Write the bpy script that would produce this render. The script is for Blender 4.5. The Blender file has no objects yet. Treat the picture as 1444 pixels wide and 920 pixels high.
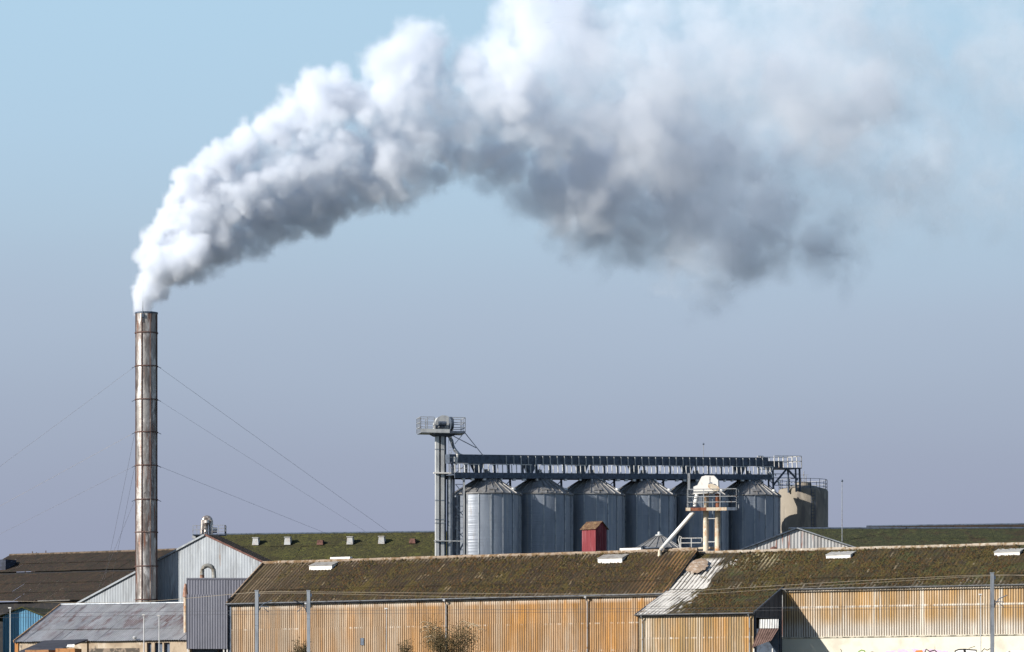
import bpy, bmesh, math, random
from math import radians, sin, cos, tan, pi, sqrt
from mathutils import Vector, Matrix, noise as mnoise

# ------------------------------------------------------------------ camera, sky, sun, exposure
SC = bpy.context.scene
F_PX, CX, HY, CAMZ = 5000.0, 722.0, 1044.0, -5.2      # focal length in photo pixels, centre column, eye level row, eye height against the yard
cam_data = bpy.data.cameras.new('camera')
cam_data.sensor_width = 36.0
cam_data.lens = F_PX / 1444 * 36
cam_data.shift_y = (HY - 460) / 1444
cam_data.clip_start = 1.0
cam_data.clip_end = 20000
cam = bpy.data.objects.new('camera', cam_data)
cam.location = (0, 0, CAMZ)
cam.rotation_euler = (radians(90), 0, 0)
SC.collection.objects.link(cam)
SC.camera = cam

SUN_LEFT, SUN_EL = 61.0, 24.0        # degrees left of the direction back to the camera; elevation
sd = Vector((-sin(radians(SUN_LEFT)) * cos(radians(SUN_EL)), -cos(radians(SUN_LEFT)) * cos(radians(SUN_EL)), sin(radians(SUN_EL))))
sun_data = bpy.data.lights.new('sun', 'SUN')
sun_data.energy = 5.0
sun_data.angle = radians(0.5)
sun_data.color = (1.0, 0.94, 0.86)
sun = bpy.data.objects.new('sun', sun_data)
sun.rotation_euler = (-sd).to_track_quat('-Z', 'Y').to_euler()
sun.location = sd * 300
SC.collection.objects.link(sun)

world = bpy.data.worlds.new('World')
SC.world = world
world.use_nodes = True
wt = world.node_tree
wt.nodes.clear()
w_out = wt.nodes.new('ShaderNodeOutputWorld')
w_bg = wt.nodes.new('ShaderNodeBackground')
w_sky = wt.nodes.new('ShaderNodeTexSky')
w_sky.sky_type = 'NISHITA'
w_sky.sun_disc = False
w_sky.sun_elevation = radians(SUN_EL)
w_sky.sun_rotation = math.atan2(sd.x, sd.y)
w_sky.air_density = 1.0
w_sky.dust_density = 0.3
w_sky.ozone_density = 2.0
w_bg.inputs['Strength'].default_value = 0.085
wt.links.new(w_sky.outputs[0], w_bg.inputs[0])
# hazy band of winter air low in the sky: mauve grey at the horizon, pale blue above, clear sky overhead
EXPO = 0.7
def s2l(c): return tuple(((v/255 + .055)/1.055)**2.4 / 2**EXPO for v in c)
w_tc = wt.nodes.new('ShaderNodeTexCoord')
w_sep = wt.nodes.new('ShaderNodeSeparateXYZ')
wt.links.new(w_tc.outputs['Generated'], w_sep.inputs[0])
w_ramp = wt.nodes.new('ShaderNodeValToRGB')
cr = w_ramp.color_ramp
stops = [(.03, (153, 160, 183)), (.06, (156, 164, 187)), (.0787, (160, 170, 191)), (.098, (166, 179, 199)), (.118, (172, 188, 208)), (.141, (176, 199, 219)), (.166, (178, 206, 228)), (.205, (178, 210, 233)), (.30, (168, 204, 228))]
while len(cr.elements) < len(stops): cr.elements.new(.5)
for e, (p, c) in zip(cr.elements, stops): e.position = p; e.color = (*s2l(c), 1)
w_n = wt.nodes.new('ShaderNodeTexNoise')           # uneven haze
w_map = wt.nodes.new('ShaderNodeMapping')
w_map.inputs['Scale'].default_value = (4, 4, 14)
wt.links.new(w_tc.outputs['Generated'], w_map.inputs[0])
wt.links.new(w_map.outputs[0], w_n.inputs['Vector'])
w_n.inputs['Scale'].default_value = 1.0
w_n.inputs['Detail'].default_value = 3
w_ma = wt.nodes.new('ShaderNodeMath')
w_ma.operation = 'MULTIPLY_ADD'
w_ma.inputs[1].default_value = .022
wt.links.new(w_n.outputs[0], w_ma.inputs[0])
w_mb = wt.nodes.new('ShaderNodeMath')
w_mb.operation = 'SUBTRACT'
w_mb.inputs[1].default_value = .011
wt.links.new(w_sep.outputs['Z'], w_mb.inputs[0])
wt.links.new(w_mb.outputs[0], w_ma.inputs[2])
wt.links.new(w_ma.outputs[0], w_ramp.inputs[0])
w_haze = wt.nodes.new('ShaderNodeBackground')
wt.links.new(w_ramp.outputs[0], w_haze.inputs[0])
w_fac = wt.nodes.new('ShaderNodeMapRange')
w_fac.interpolation_type = 'SMOOTHSTEP'
w_fac.inputs['From Min'].default_value = .22
w_fac.inputs['From Max'].default_value = .42
wt.links.new(w_sep.outputs['Z'], w_fac.inputs['Value'])
w_mix = wt.nodes.new('ShaderNodeMixShader')
wt.links.new(w_fac.outputs[0], w_mix.inputs[0])
wt.links.new(w_haze.outputs[0], w_mix.inputs[1])
wt.links.new(w_bg.outputs[0], w_mix.inputs[2])
wt.links.new(w_mix.outputs[0], w_out.inputs[0])

SC.view_settings.view_transform = 'Standard'
SC.view_settings.look = 'None'
SC.view_settings.exposure = EXPO
SC.view_settings.gamma = 1.0
SC.cycles.use_denoising = True
SC.cycles.use_adaptive_sampling = True
SC.cycles.adaptive_threshold = 0.02
SC.cycles.max_bounces = 10
SC.cycles.diffuse_bounces = 3
SC.cycles.glossy_bounces = 3
SC.cycles.transparent_max_bounces = 8
SC.cycles.volume_bounces = 6
SC.cycles.volume_step_rate = 2.0
SC.cycles.volume_max_steps = 256

def W(px, py, D):
    """point seen at photo pixel (px, py) and standing D metres deep"""
    return Vector(((px - CX) * D / F_PX, D, CAMZ + (HY - py) * D / F_PX))

# ------------------------------------------------------------------ helpers
COL = SC.collection
def W2(px, D):
    p = W(px, HY, D)
    return Vector((p.x, D, 0))

class MB:
    """collects shapes; build() links them as ONE mesh object"""
    def __init__(s): s.v, s.f = [], []
    def add(s, vs, fs):
        o = len(s.v); s.v += [tuple(v) for v in vs]; s.f += [tuple(i + o for i in f) for f in fs]; return s
    def box(s, x0, x1, y0, y1, z0, z1):
        return s.add([(x0,y0,z0),(x1,y0,z0),(x1,y1,z0),(x0,y1,z0),(x0,y0,z1),(x1,y0,z1),(x1,y1,z1),(x0,y1,z1)],
                     [(0,3,2,1),(4,5,6,7),(0,1,5,4),(1,2,6,5),(2,3,7,6),(3,0,4,7)])
    def bar(s, p, q, w, h=None):
        p, q = Vector(p), Vector(q); h = h or w
        d = (q - p).normalized(); up = Vector((0,0,1)) if abs(d.z) < .95 else Vector((0,1,0))
        a = d.cross(up).normalized() * w / 2; b = a.cross(d).normalized() * h / 2
        return s.add([p-a-b, p+a-b, p+a+b, p-a+b, q-a-b, q+a-b, q+a+b, q-a+b],
                     [(0,3,2,1),(4,5,6,7),(0,1,5,4),(1,2,6,5),(2,3,7,6),(3,0,4,7)])
    def tube(s, pts, r, n=8, caps=True):
        pts = [Vector(p) for p in pts]; rs = r if isinstance(r, (list, tuple)) else [r] * len(pts)
        vs, fs = [], []
        for i, p in enumerate(pts):
            d = (pts[min(i+1, len(pts)-1)] - pts[max(i-1, 0)]).normalized()
            up = Vector((0,0,1)) if abs(d.z) < .9 else Vector((0,1,0))
            a = d.cross(up).normalized(); b = a.cross(d).normalized()
            vs += [p + (a * cos(2*pi*k/n) + b * sin(2*pi*k/n)) * rs[i] for k in range(n)]
        for i in range(len(pts) - 1):
            fs += [(i*n+k, i*n+(k+1)%n, (i+1)*n+(k+1)%n, (i+1)*n+k) for k in range(n)]
        if caps: fs += [tuple(range(n)), tuple(reversed(range((len(pts)-1)*n, len(pts)*n)))]
        return s.add(vs, fs)
    def lathe(s, prof, n=24, c=(0,0), a0=0.0, a1=2*pi):
        full = abs(a1 - a0 - 2*pi) < 1e-6; m = n if full else n + 1
        vs = [(c[0] + r*cos(a0+(a1-a0)*k/n), c[1] + r*sin(a0+(a1-a0)*k/n), z) for r, z in prof for k in range(m)]
        fs = [(i*m+k, i*m+(k+1)%m, (i+1)*m+(k+1)%m, (i+1)*m+k) for i in range(len(prof)-1) for k in range(n)]
        return s.add(vs, fs)
    def prism(s, poly, y0, y1):
        """polygon in xz, pushed from y0 to y1"""
        n = len(poly)
        return s.add([(x,y0,z) for x,z in poly] + [(x,y1,z) for x,z in poly],
                     [tuple(range(n)), tuple(reversed(range(n,2*n)))] + [(i,i+n,(i+1)%n+n,(i+1)%n) for i in range(n)])
    def corr(s, x0, x1, lo, hi, place, pitch=.177, amp=.026, seg=6, rows=1, trap=False, ph=0.0):
        """corrugated sheet: x along, t from lo(x) to hi(x); place(x, t, h) -> point, h = wave height"""
        n = max(2, int(round((x1-x0)/pitch*seg)))
        vs, fs = [], []
        for j in range(rows+1):
            for i in range(n+1):
                x = x0 + (x1-x0)*i/n
                c = cos(2*pi*(x-x0)/pitch+ph)
                h = amp*(max(-1, min(1, c*2.2)) if trap else c)
                a, b = lo(x), hi(x)
                vs.append(place(x, a+(b-a)*j/rows, h))
        m = n+1
        fs = [(j*m+i, j*m+i+1, (j+1)*m+i+1, (j+1)*m+i) for j in range(rows) for i in range(n)]
        return s.add(vs, fs)
    def mesh(s, name, mat=None, smooth=False):
        me = bpy.data.meshes.new(name); me.from_pydata(s.v, [], s.f); me.update()
        if mat: me.materials.append(mat)
        if smooth: me.polygons.foreach_set('use_smooth', [True]*len(me.polygons))
        return me
    def build(s, name, mat, parent=None, smooth=False, label=None):
        return link(name, s.mesh(name, mat, smooth), parent, label=label)

def link(name, me, parent=None, loc=(0,0,0), rot=(0,0,0), label=None):
    o = bpy.data.objects.new(name, me); COL.objects.link(o)
    if parent: o.parent = parent
    o.location = loc; o.rotation_euler = rot
    if label: o['label'] = label
    return o
def tag(o, label, cat, group=None, kind=None):
    o['label'] = label; o['category'] = cat
    if group: o['group'] = group
    if kind: o['kind'] = kind
    return o
def empty(name, loc, rz=0.0):
    o = bpy.data.objects.new(name, None); o.location = loc; o.rotation_euler = (0,0,rz); o.empty_display_size = .5
    COL.objects.link(o); return o
def copy_tree(o, parent=None):
    c = o.copy(); COL.objects.link(c); c.parent = parent
    for ch in list(o.children): copy_tree(ch, c)
    return c

class Frame:
    """a building's own axes: x along its front, y away from the camera, turned by a degrees"""
    def __init__(s, px, D, a): s.O = W2(px, D); s.a = radians(a); s.u = Vector((cos(s.a), -sin(s.a), 0)); s.w = Vector((sin(s.a), cos(s.a), 0))
    def root(s, name, label, cat, group=None): return tag(empty(name, s.O, -s.a), label, cat, group)
    def ray(s, px, py): return Vector(((px-CX)/F_PX, 1, (HY-py)/F_PX))
    def _at(s, px, py, n, val):
        d = s.ray(px, py); C = Vector((0,0,CAMZ)); t = (val + (s.O-C).dot(n)) / d.dot(n)
        p = C + d*t - s.O; return Vector((p.dot(s.u), p.dot(s.w), p.z))
    def ly(s, px, py, ly=0.0): return s._at(px, py, s.w, ly)      # where the line of sight meets local y = ly
    def lx(s, px, py, lx=0.0): return s._at(px, py, s.u, lx)

# ------------------------------------------------------------------ materials
def material(name, base, layers=(), rough=.85, metal=0.0, spec=.3, rnd=.12, bump=None, root=None, rough_var=0.0, wear=.78):
    """base colour, then layers (colour, (sx,sy,sz), lo, hi, detail, [(axis, a, b)...]) each laid over by a noise mask"""
    m = bpy.data.materials.new(name); m.use_nodes = True
    nt = m.node_tree; N, L = nt.nodes.new, nt.links.new
    bs = nt.nodes['Principled BSDF']
    bs.inputs['Roughness'].default_value = rough; bs.inputs['Metallic'].default_value = metal; bs.inputs['Specular IOR Level'].default_value = spec
    tc = N('ShaderNodeTexCoord'); tc.object = root
    co = tc.outputs['Object'] if root is not None else N('ShaderNodeNewGeometry').outputs['Position']
    def mp(scale, off=0):
        n = N('ShaderNodeMapping'); n.inputs['Scale'].default_value = scale; n.inputs['Location'].default_value = (off, off*.7, off*.3); L(co, n.inputs[0]); return n.outputs[0]
    def math_(op, a, b=None, clamp=False):
        n = N('ShaderNodeMath'); n.operation = op; n.use_clamp = clamp
        for i, v in enumerate((a, b)):
            if v is None: continue
            if isinstance(v, (int, float)): n.inputs[i].default_value = v
            else: L(v, n.inputs[i])
        return n.outputs[0]
    cur = None
    rgb = N('ShaderNodeRGB'); rgb.outputs[0].default_value = (*base, 1); cur = rgb.outputs[0]
    sep = None
    for i, ly in enumerate(layers):
        col, sc, lo, hi, det = ly[:5]
        grads = ly[5] if len(ly) > 5 else ()
        tx = N('ShaderNodeTexNoise'); tx.inputs['Scale'].default_value = 1.0; tx.inputs['Detail'].default_value = det; tx.inputs['Roughness'].default_value = .6
        L(mp(sc, 7.3*(i+1)), tx.inputs['Vector'])
        mr = N('ShaderNodeMapRange'); mr.interpolation_type = 'SMOOTHSTEP'
        nv = tx.outputs[0]
        if len(ly) > 6:                  # ragged edge: push the noise up or down across a gradient before the threshold
            if sep is None: sep = N('ShaderNodeSeparateXYZ'); L(co, sep.inputs[0])
            ax, a, b = ly[6]
            g = N('ShaderNodeMapRange'); L(sep.outputs[ax], g.inputs['Value']); g.inputs['From Min'].default_value = a; g.inputs['From Max'].default_value = b
            nv = math_('ADD', nv, math_('MULTIPLY', math_('SUBTRACT', g.outputs[0], .5), .55))
        L(nv, mr.inputs['Value']); mr.inputs['From Min'].default_value = lo; mr.inputs['From Max'].default_value = hi
        k = mr.outputs[0]
        for gr in grads:
            if sep is None: sep = N('ShaderNodeSeparateXYZ'); L(co, sep.inputs[0])
            if gr[0] == 'wave':          # crests (+) or hollows (-) of the corrugation
                q = math_('MULTIPLY', math_('COSINE', math_('MULTIPLY', math_('SUBTRACT', sep.outputs[0], gr[1]), 2*pi/gr[2])), gr[3])
                k = math_('MULTIPLY', k, math_('ADD', math_('MULTIPLY', q, .5), gr[4] if len(gr) > 4 else .5, True)); continue
            if gr[0] == 'band':
                q = math_('SUBTRACT', 1.0, math_('DIVIDE', math_('ABSOLUTE', math_('SUBTRACT', sep.outputs[gr[1]], gr[2])), gr[3]), True)
                k = math_('MULTIPLY', k, q); continue
            ax, a, b = gr
            g = N('ShaderNodeMapRange'); L(sep.outputs[ax], g.inputs['Value']); g.inputs['From Min'].default_value = a; g.inputs['From Max'].default_value = b
            k = math_('MULTIPLY', k, g.outputs[0])
        mx = N('ShaderNodeMix'); mx.data_type = 'RGBA'
        L(k, mx.inputs[0]); L(cur, mx.inputs[6]); mx.inputs[7].default_value = (*col, 1)
        cur = mx.outputs[2]
    oi = N('ShaderNodeObjectInfo')
    tx = N('ShaderNodeTexNoise'); tx.inputs['Scale'].default_value = 1.3; tx.inputs['Detail'].default_value = 5; L(co, tx.inputs['Vector'])
    br = math_('ADD', math_('MULTIPLY', oi.outputs['Random'], rnd), math_('ADD', math_('MULTIPLY', tx.outputs[0], rnd*1.6), 1 - rnd*1.3))
    br = math_('MULTIPLY', br, wear)
    sc_ = N('ShaderNodeVectorMath'); sc_.operation = 'SCALE'; L(cur, sc_.inputs[0]); L(br, sc_.inputs['Scale'])
    L(sc_.outputs[0], bs.inputs['Base Color'])
    if rough_var:
        L(math_('ADD', math_('MULTIPLY', tx.outputs[0], rough_var), rough - rough_var/2, True), bs.inputs['Roughness'])
    if bump:
        bn = N('ShaderNodeTexNoise'); bn.inputs['Scale'].default_value = 1; bn.inputs['Detail'].default_value = 3; L(mp(bump[0] if isinstance(bump[0], tuple) else (bump[0],)*3), bn.inputs['Vector'])
        b = N('ShaderNodeBump'); b.inputs['Strength'].default_value = bump[1]; b.inputs['Distance'].default_value = bump[2] if len(bump) > 2 else .03
        L(bn.outputs[0], b.inputs['Height']); L(b.outputs[0], bs.inputs['Normal'])
    return m

RUST = (.16, .055, .025); RUSTL = (.30, .14, .07)
galv = material('galvanised_steel', (.42,.45,.48), [((.25,.28,.32), (2,2,2), .45, .7, 4)], rough=.42, metal=.55, spec=.5)
galv_wall = material('silo_sheet_steel', (.25,.285,.34), [((.18,.21,.26), (1.2,1.2,.25), .4, .7, 5), ((.33,.35,.37), (2.5,2.5,.10), .56, .68, 4), ((.16,.13,.11), (3,3,.12), .66, .74, 4)], rough=.41, metal=.35, spec=.9, rnd=.16, bump=((.15,.15,9),.7,.03))
galv_roof = material('silo_roof_steel', (.30,.30,.30), [((.22,.21,.20), (2,2,2), .4, .7, 4)], rough=.5, metal=.4, rnd=.1)
dark_steel = material('dark_steel', (.10,.13,.18), [((.06,.075,.10), (3,3,3), .4, .7, 3)], rough=.55, metal=.3)
pale_steel = material('pale_steel', (.60,.61,.60), [((.42,.43,.44), (2,2,.5), .45, .7, 4)], rough=.5, metal=.2)
white_paint = material('white_paint', (.80,.78,.74), [((.55,.45,.35), (2,2,.6), .62, .78, 4)], rough=.6)
cream_rust = material('cream_paint_rusting', (.60,.52,.40), [((.42,.20,.08), (2.5,2.5,.8), .5, .68, 5), ((.75,.70,.60), (3,3,3), .6, .7, 3)], rough=.7)
rust_pipe = material('rusty_pipe', (.24,.09,.05), [((.12,.04,.02), (4,4,4), .45, .65, 4)], rough=.85)
rail_steel = material('rail_steel', (.34,.36,.38), [((.20,.12,.08), (3,3,3), .55, .7, 4)], rough=.6, metal=.3)
white_rail = material('pale_rail', (.55,.55,.53), [((.35,.22,.15), (3,3,3), .55, .7, 4)], rough=.6)
wire_mat = material('wire_steel', (.10,.10,.11), rough=.6)
wire_pale = material('wire_pale', (.34,.29,.22), rough=.6)
concrete_tank = material('stained_concrete', (.30,.265,.215), [((.19,.17,.15), (1.2,1.2,.25), .45, .68, 6), ((.37,.33,.27), (1.5,1.5,.6), .55, .7, 5)], rough=.9, bump=(6,.3))
shade_black = material('painted_shade_black', (.022,.022,.025), [((.04,.035,.03), (3,3,3), .5, .65, 3)], rough=.9)  # near-black colour that paints in the shade below eaves and roof step

# ------------------------------------------------------------------ ground
def terrain_z(y):
    if y >= 264: return 0.0
    if y <= 120: return CAMZ - 1.7
    t = (264 - y) / 144.0; t = t*t*(3-2*t)
    return (CAMZ - 1.7) * t
def build_ground():
    ys = [-400, -60, 0, 60, 100, 120, 135, 150, 165, 180, 195, 210, 225, 240, 252, 264, 280, 330, 420, 700, 1500, 4000, 9000]
    xs = [-9000, -2500, -600, -200, -100, -50, -25, 0, 25, 50, 100, 200, 600, 2500, 9000]
    m = MB()
    vs = [(x, y, terrain_z(y)) for y in ys for x in xs]; n = len(xs)
    m.add(vs, [(j*n+i, j*n+i+1, (j+1)*n+i+1, (j+1)*n+i) for j in range(len(ys)-1) for i in range(n-1)])
    g = m.build('ground', material('rough_ground', (.10,.09,.06), [((.06,.08,.03), (.15,.15,.15), .45, .6, 6), ((.18,.16,.13), (.4,.4,.4), .55, .7, 5)], rough=.95, bump=(2,.4,.1)), smooth=True)
    g['kind'] = 'structure'; g['label'] = 'rough grassy ground falling away from the yard'
build_ground()

RJ = random.Random(5)
def sag(x, y=0.0): return .045*mnoise.noise(Vector((x*.11, y*.3, 3.7))) + .02*mnoise.noise(Vector((x*.45, y*.5, 9.1)))
def wall_sheets(root, mat, x0, x1, zs, ly=0.0, name='wall_sheet', colw=1.062, waves=5, amp=.032, trap=False, seg=6, skip=None):
    n = max(1, int(round((x1-x0)/colw))); w = (x1-x0)/n
    for j in range(len(zs)-1):
        h = zs[j+1]-zs[j] + .10
        me = MB().corr(0, w, lambda x: 0, lambda x: h, lambda x, t, hh: (x, -hh, t), w/waves, amp, seg, 1, trap).mesh(name, mat)
        for i in range(n):
            if skip and skip(x0+(i+.5)*w, j): continue
            link(name, me, root, (x0+i*w, ly - .014*(len(zs)-2-0-j) + RJ.uniform(-.004,.004), zs[j]-.05), (.014/h*1.0, 0, RJ.uniform(-.002,.002)))
def roof_sheets(root, mat, x0, x1, y0, z0, y1, z1, rows, name='roof_sheet', colw=1.062, waves=3, amp=.016, seg=8, trap=False, jit=.004):
    n = max(1, int(round((x1-x0)/colw))); w = (x1-x0)/n
    L = sqrt((y1-y0)**2+(z1-z0)**2); a = math.atan2(z1-z0, y1-y0); l = L/rows; ov = .24
    me = MB().corr(0, w, lambda x: 0, lambda x: l+ov, lambda x, t, h: (x, t, h), w/waves, amp, seg, 2, trap).mesh(name, mat)
    for j in range(rows):
        t = j*l - (ov if j else 0)
        for i in range(n):
            lift = .022 if j else 0.0
            link(name, me, root, (x0+i*w, y0+cos(a)*t-sin(a)*lift, z0+sin(a)*t+cos(a)*lift + RJ.uniform(0,jit) + sag(x0+i*w, t)), (a-.026/(l+ov), 0, RJ.uniform(-.0015,.0015)))
    return n, w
def gable_sheets(root, mat, cols, zb, top, ly=0.0, name='wall_sheet', pitch=.25, amp=.03, trap=True, seg=8):
    for a, b in zip(cols, cols[1:]):
        MB().corr(a, b, lambda x: zb, top, lambda x, t, h: (x, ly-h, t), (b-a)/max(1, round((b-a)/pitch)), amp, seg, 1, trap).build(name, mat, root)
def roof_light(root, c, w, slope_a, mat_top, mat_side, depth=.62, rise=.38):
    """box roof light sitting on the slope; c = middle of its lower edge (local)"""
    ca, sa = cos(slope_a), sin(slope_a)
    holder = MB()
    y0, z0 = c.y, c.z
    p = [(y0, z0-.06), (y0, z0+rise), (y0+depth*1.9, z0+rise+depth*1.9*sa*.55), (y0+depth*1.9, z0+depth*1.9*sa/ca-.06)]
    xa, xb = c.x-w/2, c.x+w/2
    b = MB(); n = 4
    b.add([(xa,y,z) for y,z in p]+[(xb,y,z) for y,z in p], [(0,1,2,3),(7,6,5,4),(0,4,5,1),(1,5,6,2),(2,6,7,3),(3,7,4,0)])
    h = b.build('roof_light', mat_side, root)
    t = MB(); e = .05
    t.add([(xa-e,p[1][0]-e,p[1][1]+.012),(xb+e,p[1][0]-e,p[1][1]+.012),(xb+e,p[2][0],p[2][1]+.012),(xa-e,p[2][0],p[2][1]+.012),
           (xa-e,p[1][0]-e,p[1][1]+.06),(xb+e,p[1][0]-e,p[1][1]+.06),(xb+e,p[2][0],p[2][1]+.06),(xa-e,p[2][0],p[2][1]+.06)],
          [(0,3,2,1),(4,5,6,7),(0,1,5,4),(1,2,6,5),(2,3,7,6),(3,0,4,7)])
    t.build('cover', mat_top, h)
def gutter(root, x0, x1, y, z, mat, r=.09):
    m = MB(); n = 8
    vs, fs = [], []
    for x in (x0, x1):
        vs += [(x, y + r*cos(pi+pi*k/n), z + r*sin(pi+pi*k/n)) for k in range(n+1)]
        vs += [(x, y + (r-.02)*cos(pi+pi*k/n), z + (r-.02)*sin(pi+pi*k/n)) for k in range(n+1)]
    q = 2*(n+1)
    fs += [(k, k+1, q+k+1, q+k) for k in range(n)]
    fs += [(n+1+k, q+n+1+k, q+n+2+k, n+2+k) for k in range(n)]
    fs += [(0, q, q+n+1, n+1), (n, 2*n+1, q+2*n+1, q+n)]
    m.add(vs, fs); m.box(x0, x1, y-r-.012, y-r+.012, z-.012, z+.02)
    return m.build('gutter', mat, root)

def moss_clumps(root, n, x0, x1, y0, z0, y1, z1, seed, bare=None):
    """raised cushions of moss spread unevenly over a roof slope"""
    rnd = random.Random(seed); sets = [MB(), MB(), MB()]; c = 0
    while c < n:
        x, t = rnd.uniform(x0, x1), rnd.random()
        if mnoise.noise(Vector((x*.5, t*3.0, seed))) + .35*mnoise.noise(Vector((x*1.7, t*9.0, seed))) < rnd.uniform(-.5, .3): continue
        if bare and bare(x, t): c += 1; continue
        y, z = y0+(y1-y0)*t, z0+(z1-z0)*t; r = rnd.choice((.04,.06,.08,.12))*rnd.uniform(.8,1.3); h = r*rnd.uniform(.5,.9); sets[rnd.randrange(3)].add(
            [(x-r,y,z-.01),(x,y-r*.8,z-.01-(z1-z0)/(y1-y0)*r*.8),(x+r,y,z-.01),(x,y+r*.8,z-.01+(z1-z0)/(y1-y0)*r*.8),(x+rnd.uniform(-.3,.3)*r,y-.2*r,z+.025+h)], [(0,1,4),(1,2,4),(2,3,4),(3,0,4)]); c += 1
    for q, m in enumerate(sets):
        o = m.build('moss', MOSSES[q], root); o['kind'] = 'stuff'
MOSSES = [material('moss_brown', (.075,.042,.016), rough=1), material('moss_olive', (.076,.058,.018), rough=1), material('moss_dark', (.030,.026,.012), rough=1)]

# ------------------------------------------------------------------ long lichen-covered warehouse
FL = Frame(325, 310, 30)
WHT = (.66,.60,.50)
def build_long_warehouse():
    root = FL.root('long_warehouse', 'long warehouse with orange lichened corrugated wall and brown mossy roof beside the grey box building', 'warehouse')
    ez, S, rz = 6.74, 5.34, 10.5
    x1 = FL.ly(928, 837, 0).x + .6
    nw = round((x1-.12)/1.062); wp = (x1-.12)/nw/5; nr = round((x1+.4)/1.062); rp = (x1+.4)/nr/3
    WV = ('wave', .12, wp, 1.3, .45); WH = ('wave', .12, wp, -1.4, .30); RC = ('wave', -.1, rp, 1.6, .25)
    wall_m = material('lichen_wall_sheet', (.44,.33,.235),
        [((.42,.24,.10), (.25,.25,.10), .36, .56, 6, [(0, 0, 20)]),
         ((.47,.235,.065), (.5,.5,.12), .34, .54, 5, [(0, 8, 28)]),
         ((.45,.26,.12), (2.2,2.2,.16), .46, .62, 5),
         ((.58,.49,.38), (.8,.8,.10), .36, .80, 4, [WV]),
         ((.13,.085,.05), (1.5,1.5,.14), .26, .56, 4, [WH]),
         ((.70,.64,.55), (2.0,2.0,.9), .50, .72, 4, [('band', 2, 4.42, .09)]),
         ((.66,.60,.50), (2.0,2.0,.9), .52, .72, 4, [('band', 2, 2.2, .09)]),
         ((.76,.71,.63), (2.2,2.2,.8), .34, .58, 4, [(2, 6.05, 6.70)])], rough=.92, rnd=.17, root=root, bump=(14,.25,.02))
    roof_m = material('mossy_roof_sheet', (.050,.031,.013),
        [((.080,.058,.012), (.45,.25,.25), .46, .64, 6),
         ((.036,.022,.012), (1.6,1.0,1.0), .44, .62, 6),
         ((.120,.066,.024), (2.6,1.2,1.2), .58, .70, 6),
         ((.026,.025,.012), (7,5,5), .50, .62, 4),
         ((.17,.125,.08), (1.2,.3,.3), .34, .62, 3, [(0, 7.5, .5), RC]),
         ((.05,.035,.02), (1.2,.3,.3), .30, .58, 3, [(0, 8.0, 2.0), ('wave', -.1, rp, -1.6, .2)]),
         ((.19,.145,.085), (1.0,.7,.7), .635, .68, 2, [RC]),
         ((.22,.12,.05), (1.0,.35,.35), .36, .58, 4, [(0, x1-4.0, x1-1.2), RC]),
         ((.34,.30,.24), (11,8,8), .735, .76, 2),
         ((.22,.18,.13), (1,.3,.3), .38, .58, 3, [(2, 10.05, 10.5), RC]),
         ((.20,.17,.13), (1,.3,.3), .48, .64, 3, [(2, 7.15, 6.7), RC])], rough=.95, rnd=.14, root=root, bump=((9,7,7),.9,.06))
    grey_sheet = material('grey_old_sheet', (.22,.20,.18), [((.12,.10,.08), (.8,.8,.8), .45, .65, 5)], rough=.95, root=root)
    trim = material('weathered_trim', (.30,.22,.15), [((.16,.11,.08), (3,3,3), .45, .65, 4)], rough=.9)
    wall_sheets(root, wall_m, .12, x1, [0, 2.2, 4.45, ez-.02])
    roof_sheets(root, roof_m, -.1, x1+.3, -.32, ez+.02, S, rz, 3)
    moss_clumps(root, 4200, 1.0, x1, -.25, ez+.05, S-.1, rz-.03, 7, lambda x, t: x < 8.5 and RJ.random() < (8.5-x)/7)
    # rear slope, end and rear walls (simple, turned away)
    MB().corr(-.1, x1+.3, lambda x: 0, lambda x: 1, lambda x, t, h: (x, 2*S+.3-t*(S+.3), ez+t*(rz-ez)+h), .177, .027, 6).build('rear_roof', grey_sheet, root)
    MB().prism([(0,0),(0,ez),(0,ez)], 0, 0)
    e = MB(); e.add([(0.02,.05,0),(0.02,2*S,0),(0.02,2*S,ez),(0.02,S,rz-.1),(0.02,.05,ez)], [(0,1,2,3,4)]); e.add([(x1,.05,0),(x1,2*S,0),(x1,2*S,ez),(x1,S,rz-.1),(x1,.05,ez)], [(4,3,2,1,0)])
    e.build('end_wall', grey_sheet, root)
    MB().box(.02, x1, 2*S-.02, 2*S+.05, 0, ez).build('rear_wall', grey_sheet, root)
    MB().box(-.16, .11, -.10, .12, 0, ez-.12).build('corner_post', dark_steel, root)
    # ridge cap in lengths, verge board
    me = MB().tube([(0,0,0),(1.18,0,0)], .15, 10).mesh('ridge_cap', material('ridge_tile', (.32,.25,.19), [((.20,.13,.07), (2,2,2), .45, .6, 5), ((.45,.38,.30), (3,3,3), .58, .68, 3)], rough=.95))
    x = -.12
    while x < x1+.2:
        link('ridge_cap', me, root, (x, S, rz+.04+sag(x, S)+RJ.uniform(-.012,.012)), (0, RJ.uniform(-.006,.006), RJ.uniform(-.004,.004))); x += 1.2
    MB().bar((-.14,-.36,ez+.05),(-.14,S,rz+.08),.12,.18).build('verge_board', trim, root)
    gutter(root, -.25, x1+.1, -.43, ez-.02, material('gutter_steel', (.20,.22,.25), [((.10,.10,.11), (1,4,4), .45, .65, 4)], rough=.6, metal=.2))
    MB().box(-.1, x1, -.30, -.05, ez-.19, ez-.09).build('eaves_board', dark_steel, root)
    for px in (434, 629, 828):
        p = FL.ly(px, 850, -.15)
        m = MB(); m.tube([(p.x,-.42,ez-.14),(p.x,-.40,ez-.28),(p.x,-.14,ez-.5),(p.x,-.14,0)], .055, 8); m.box(p.x-.1,p.x+.1,-.52,-.32,ez-.22,ez-.09)
        m.build('downpipe', rail_steel, root)
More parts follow.
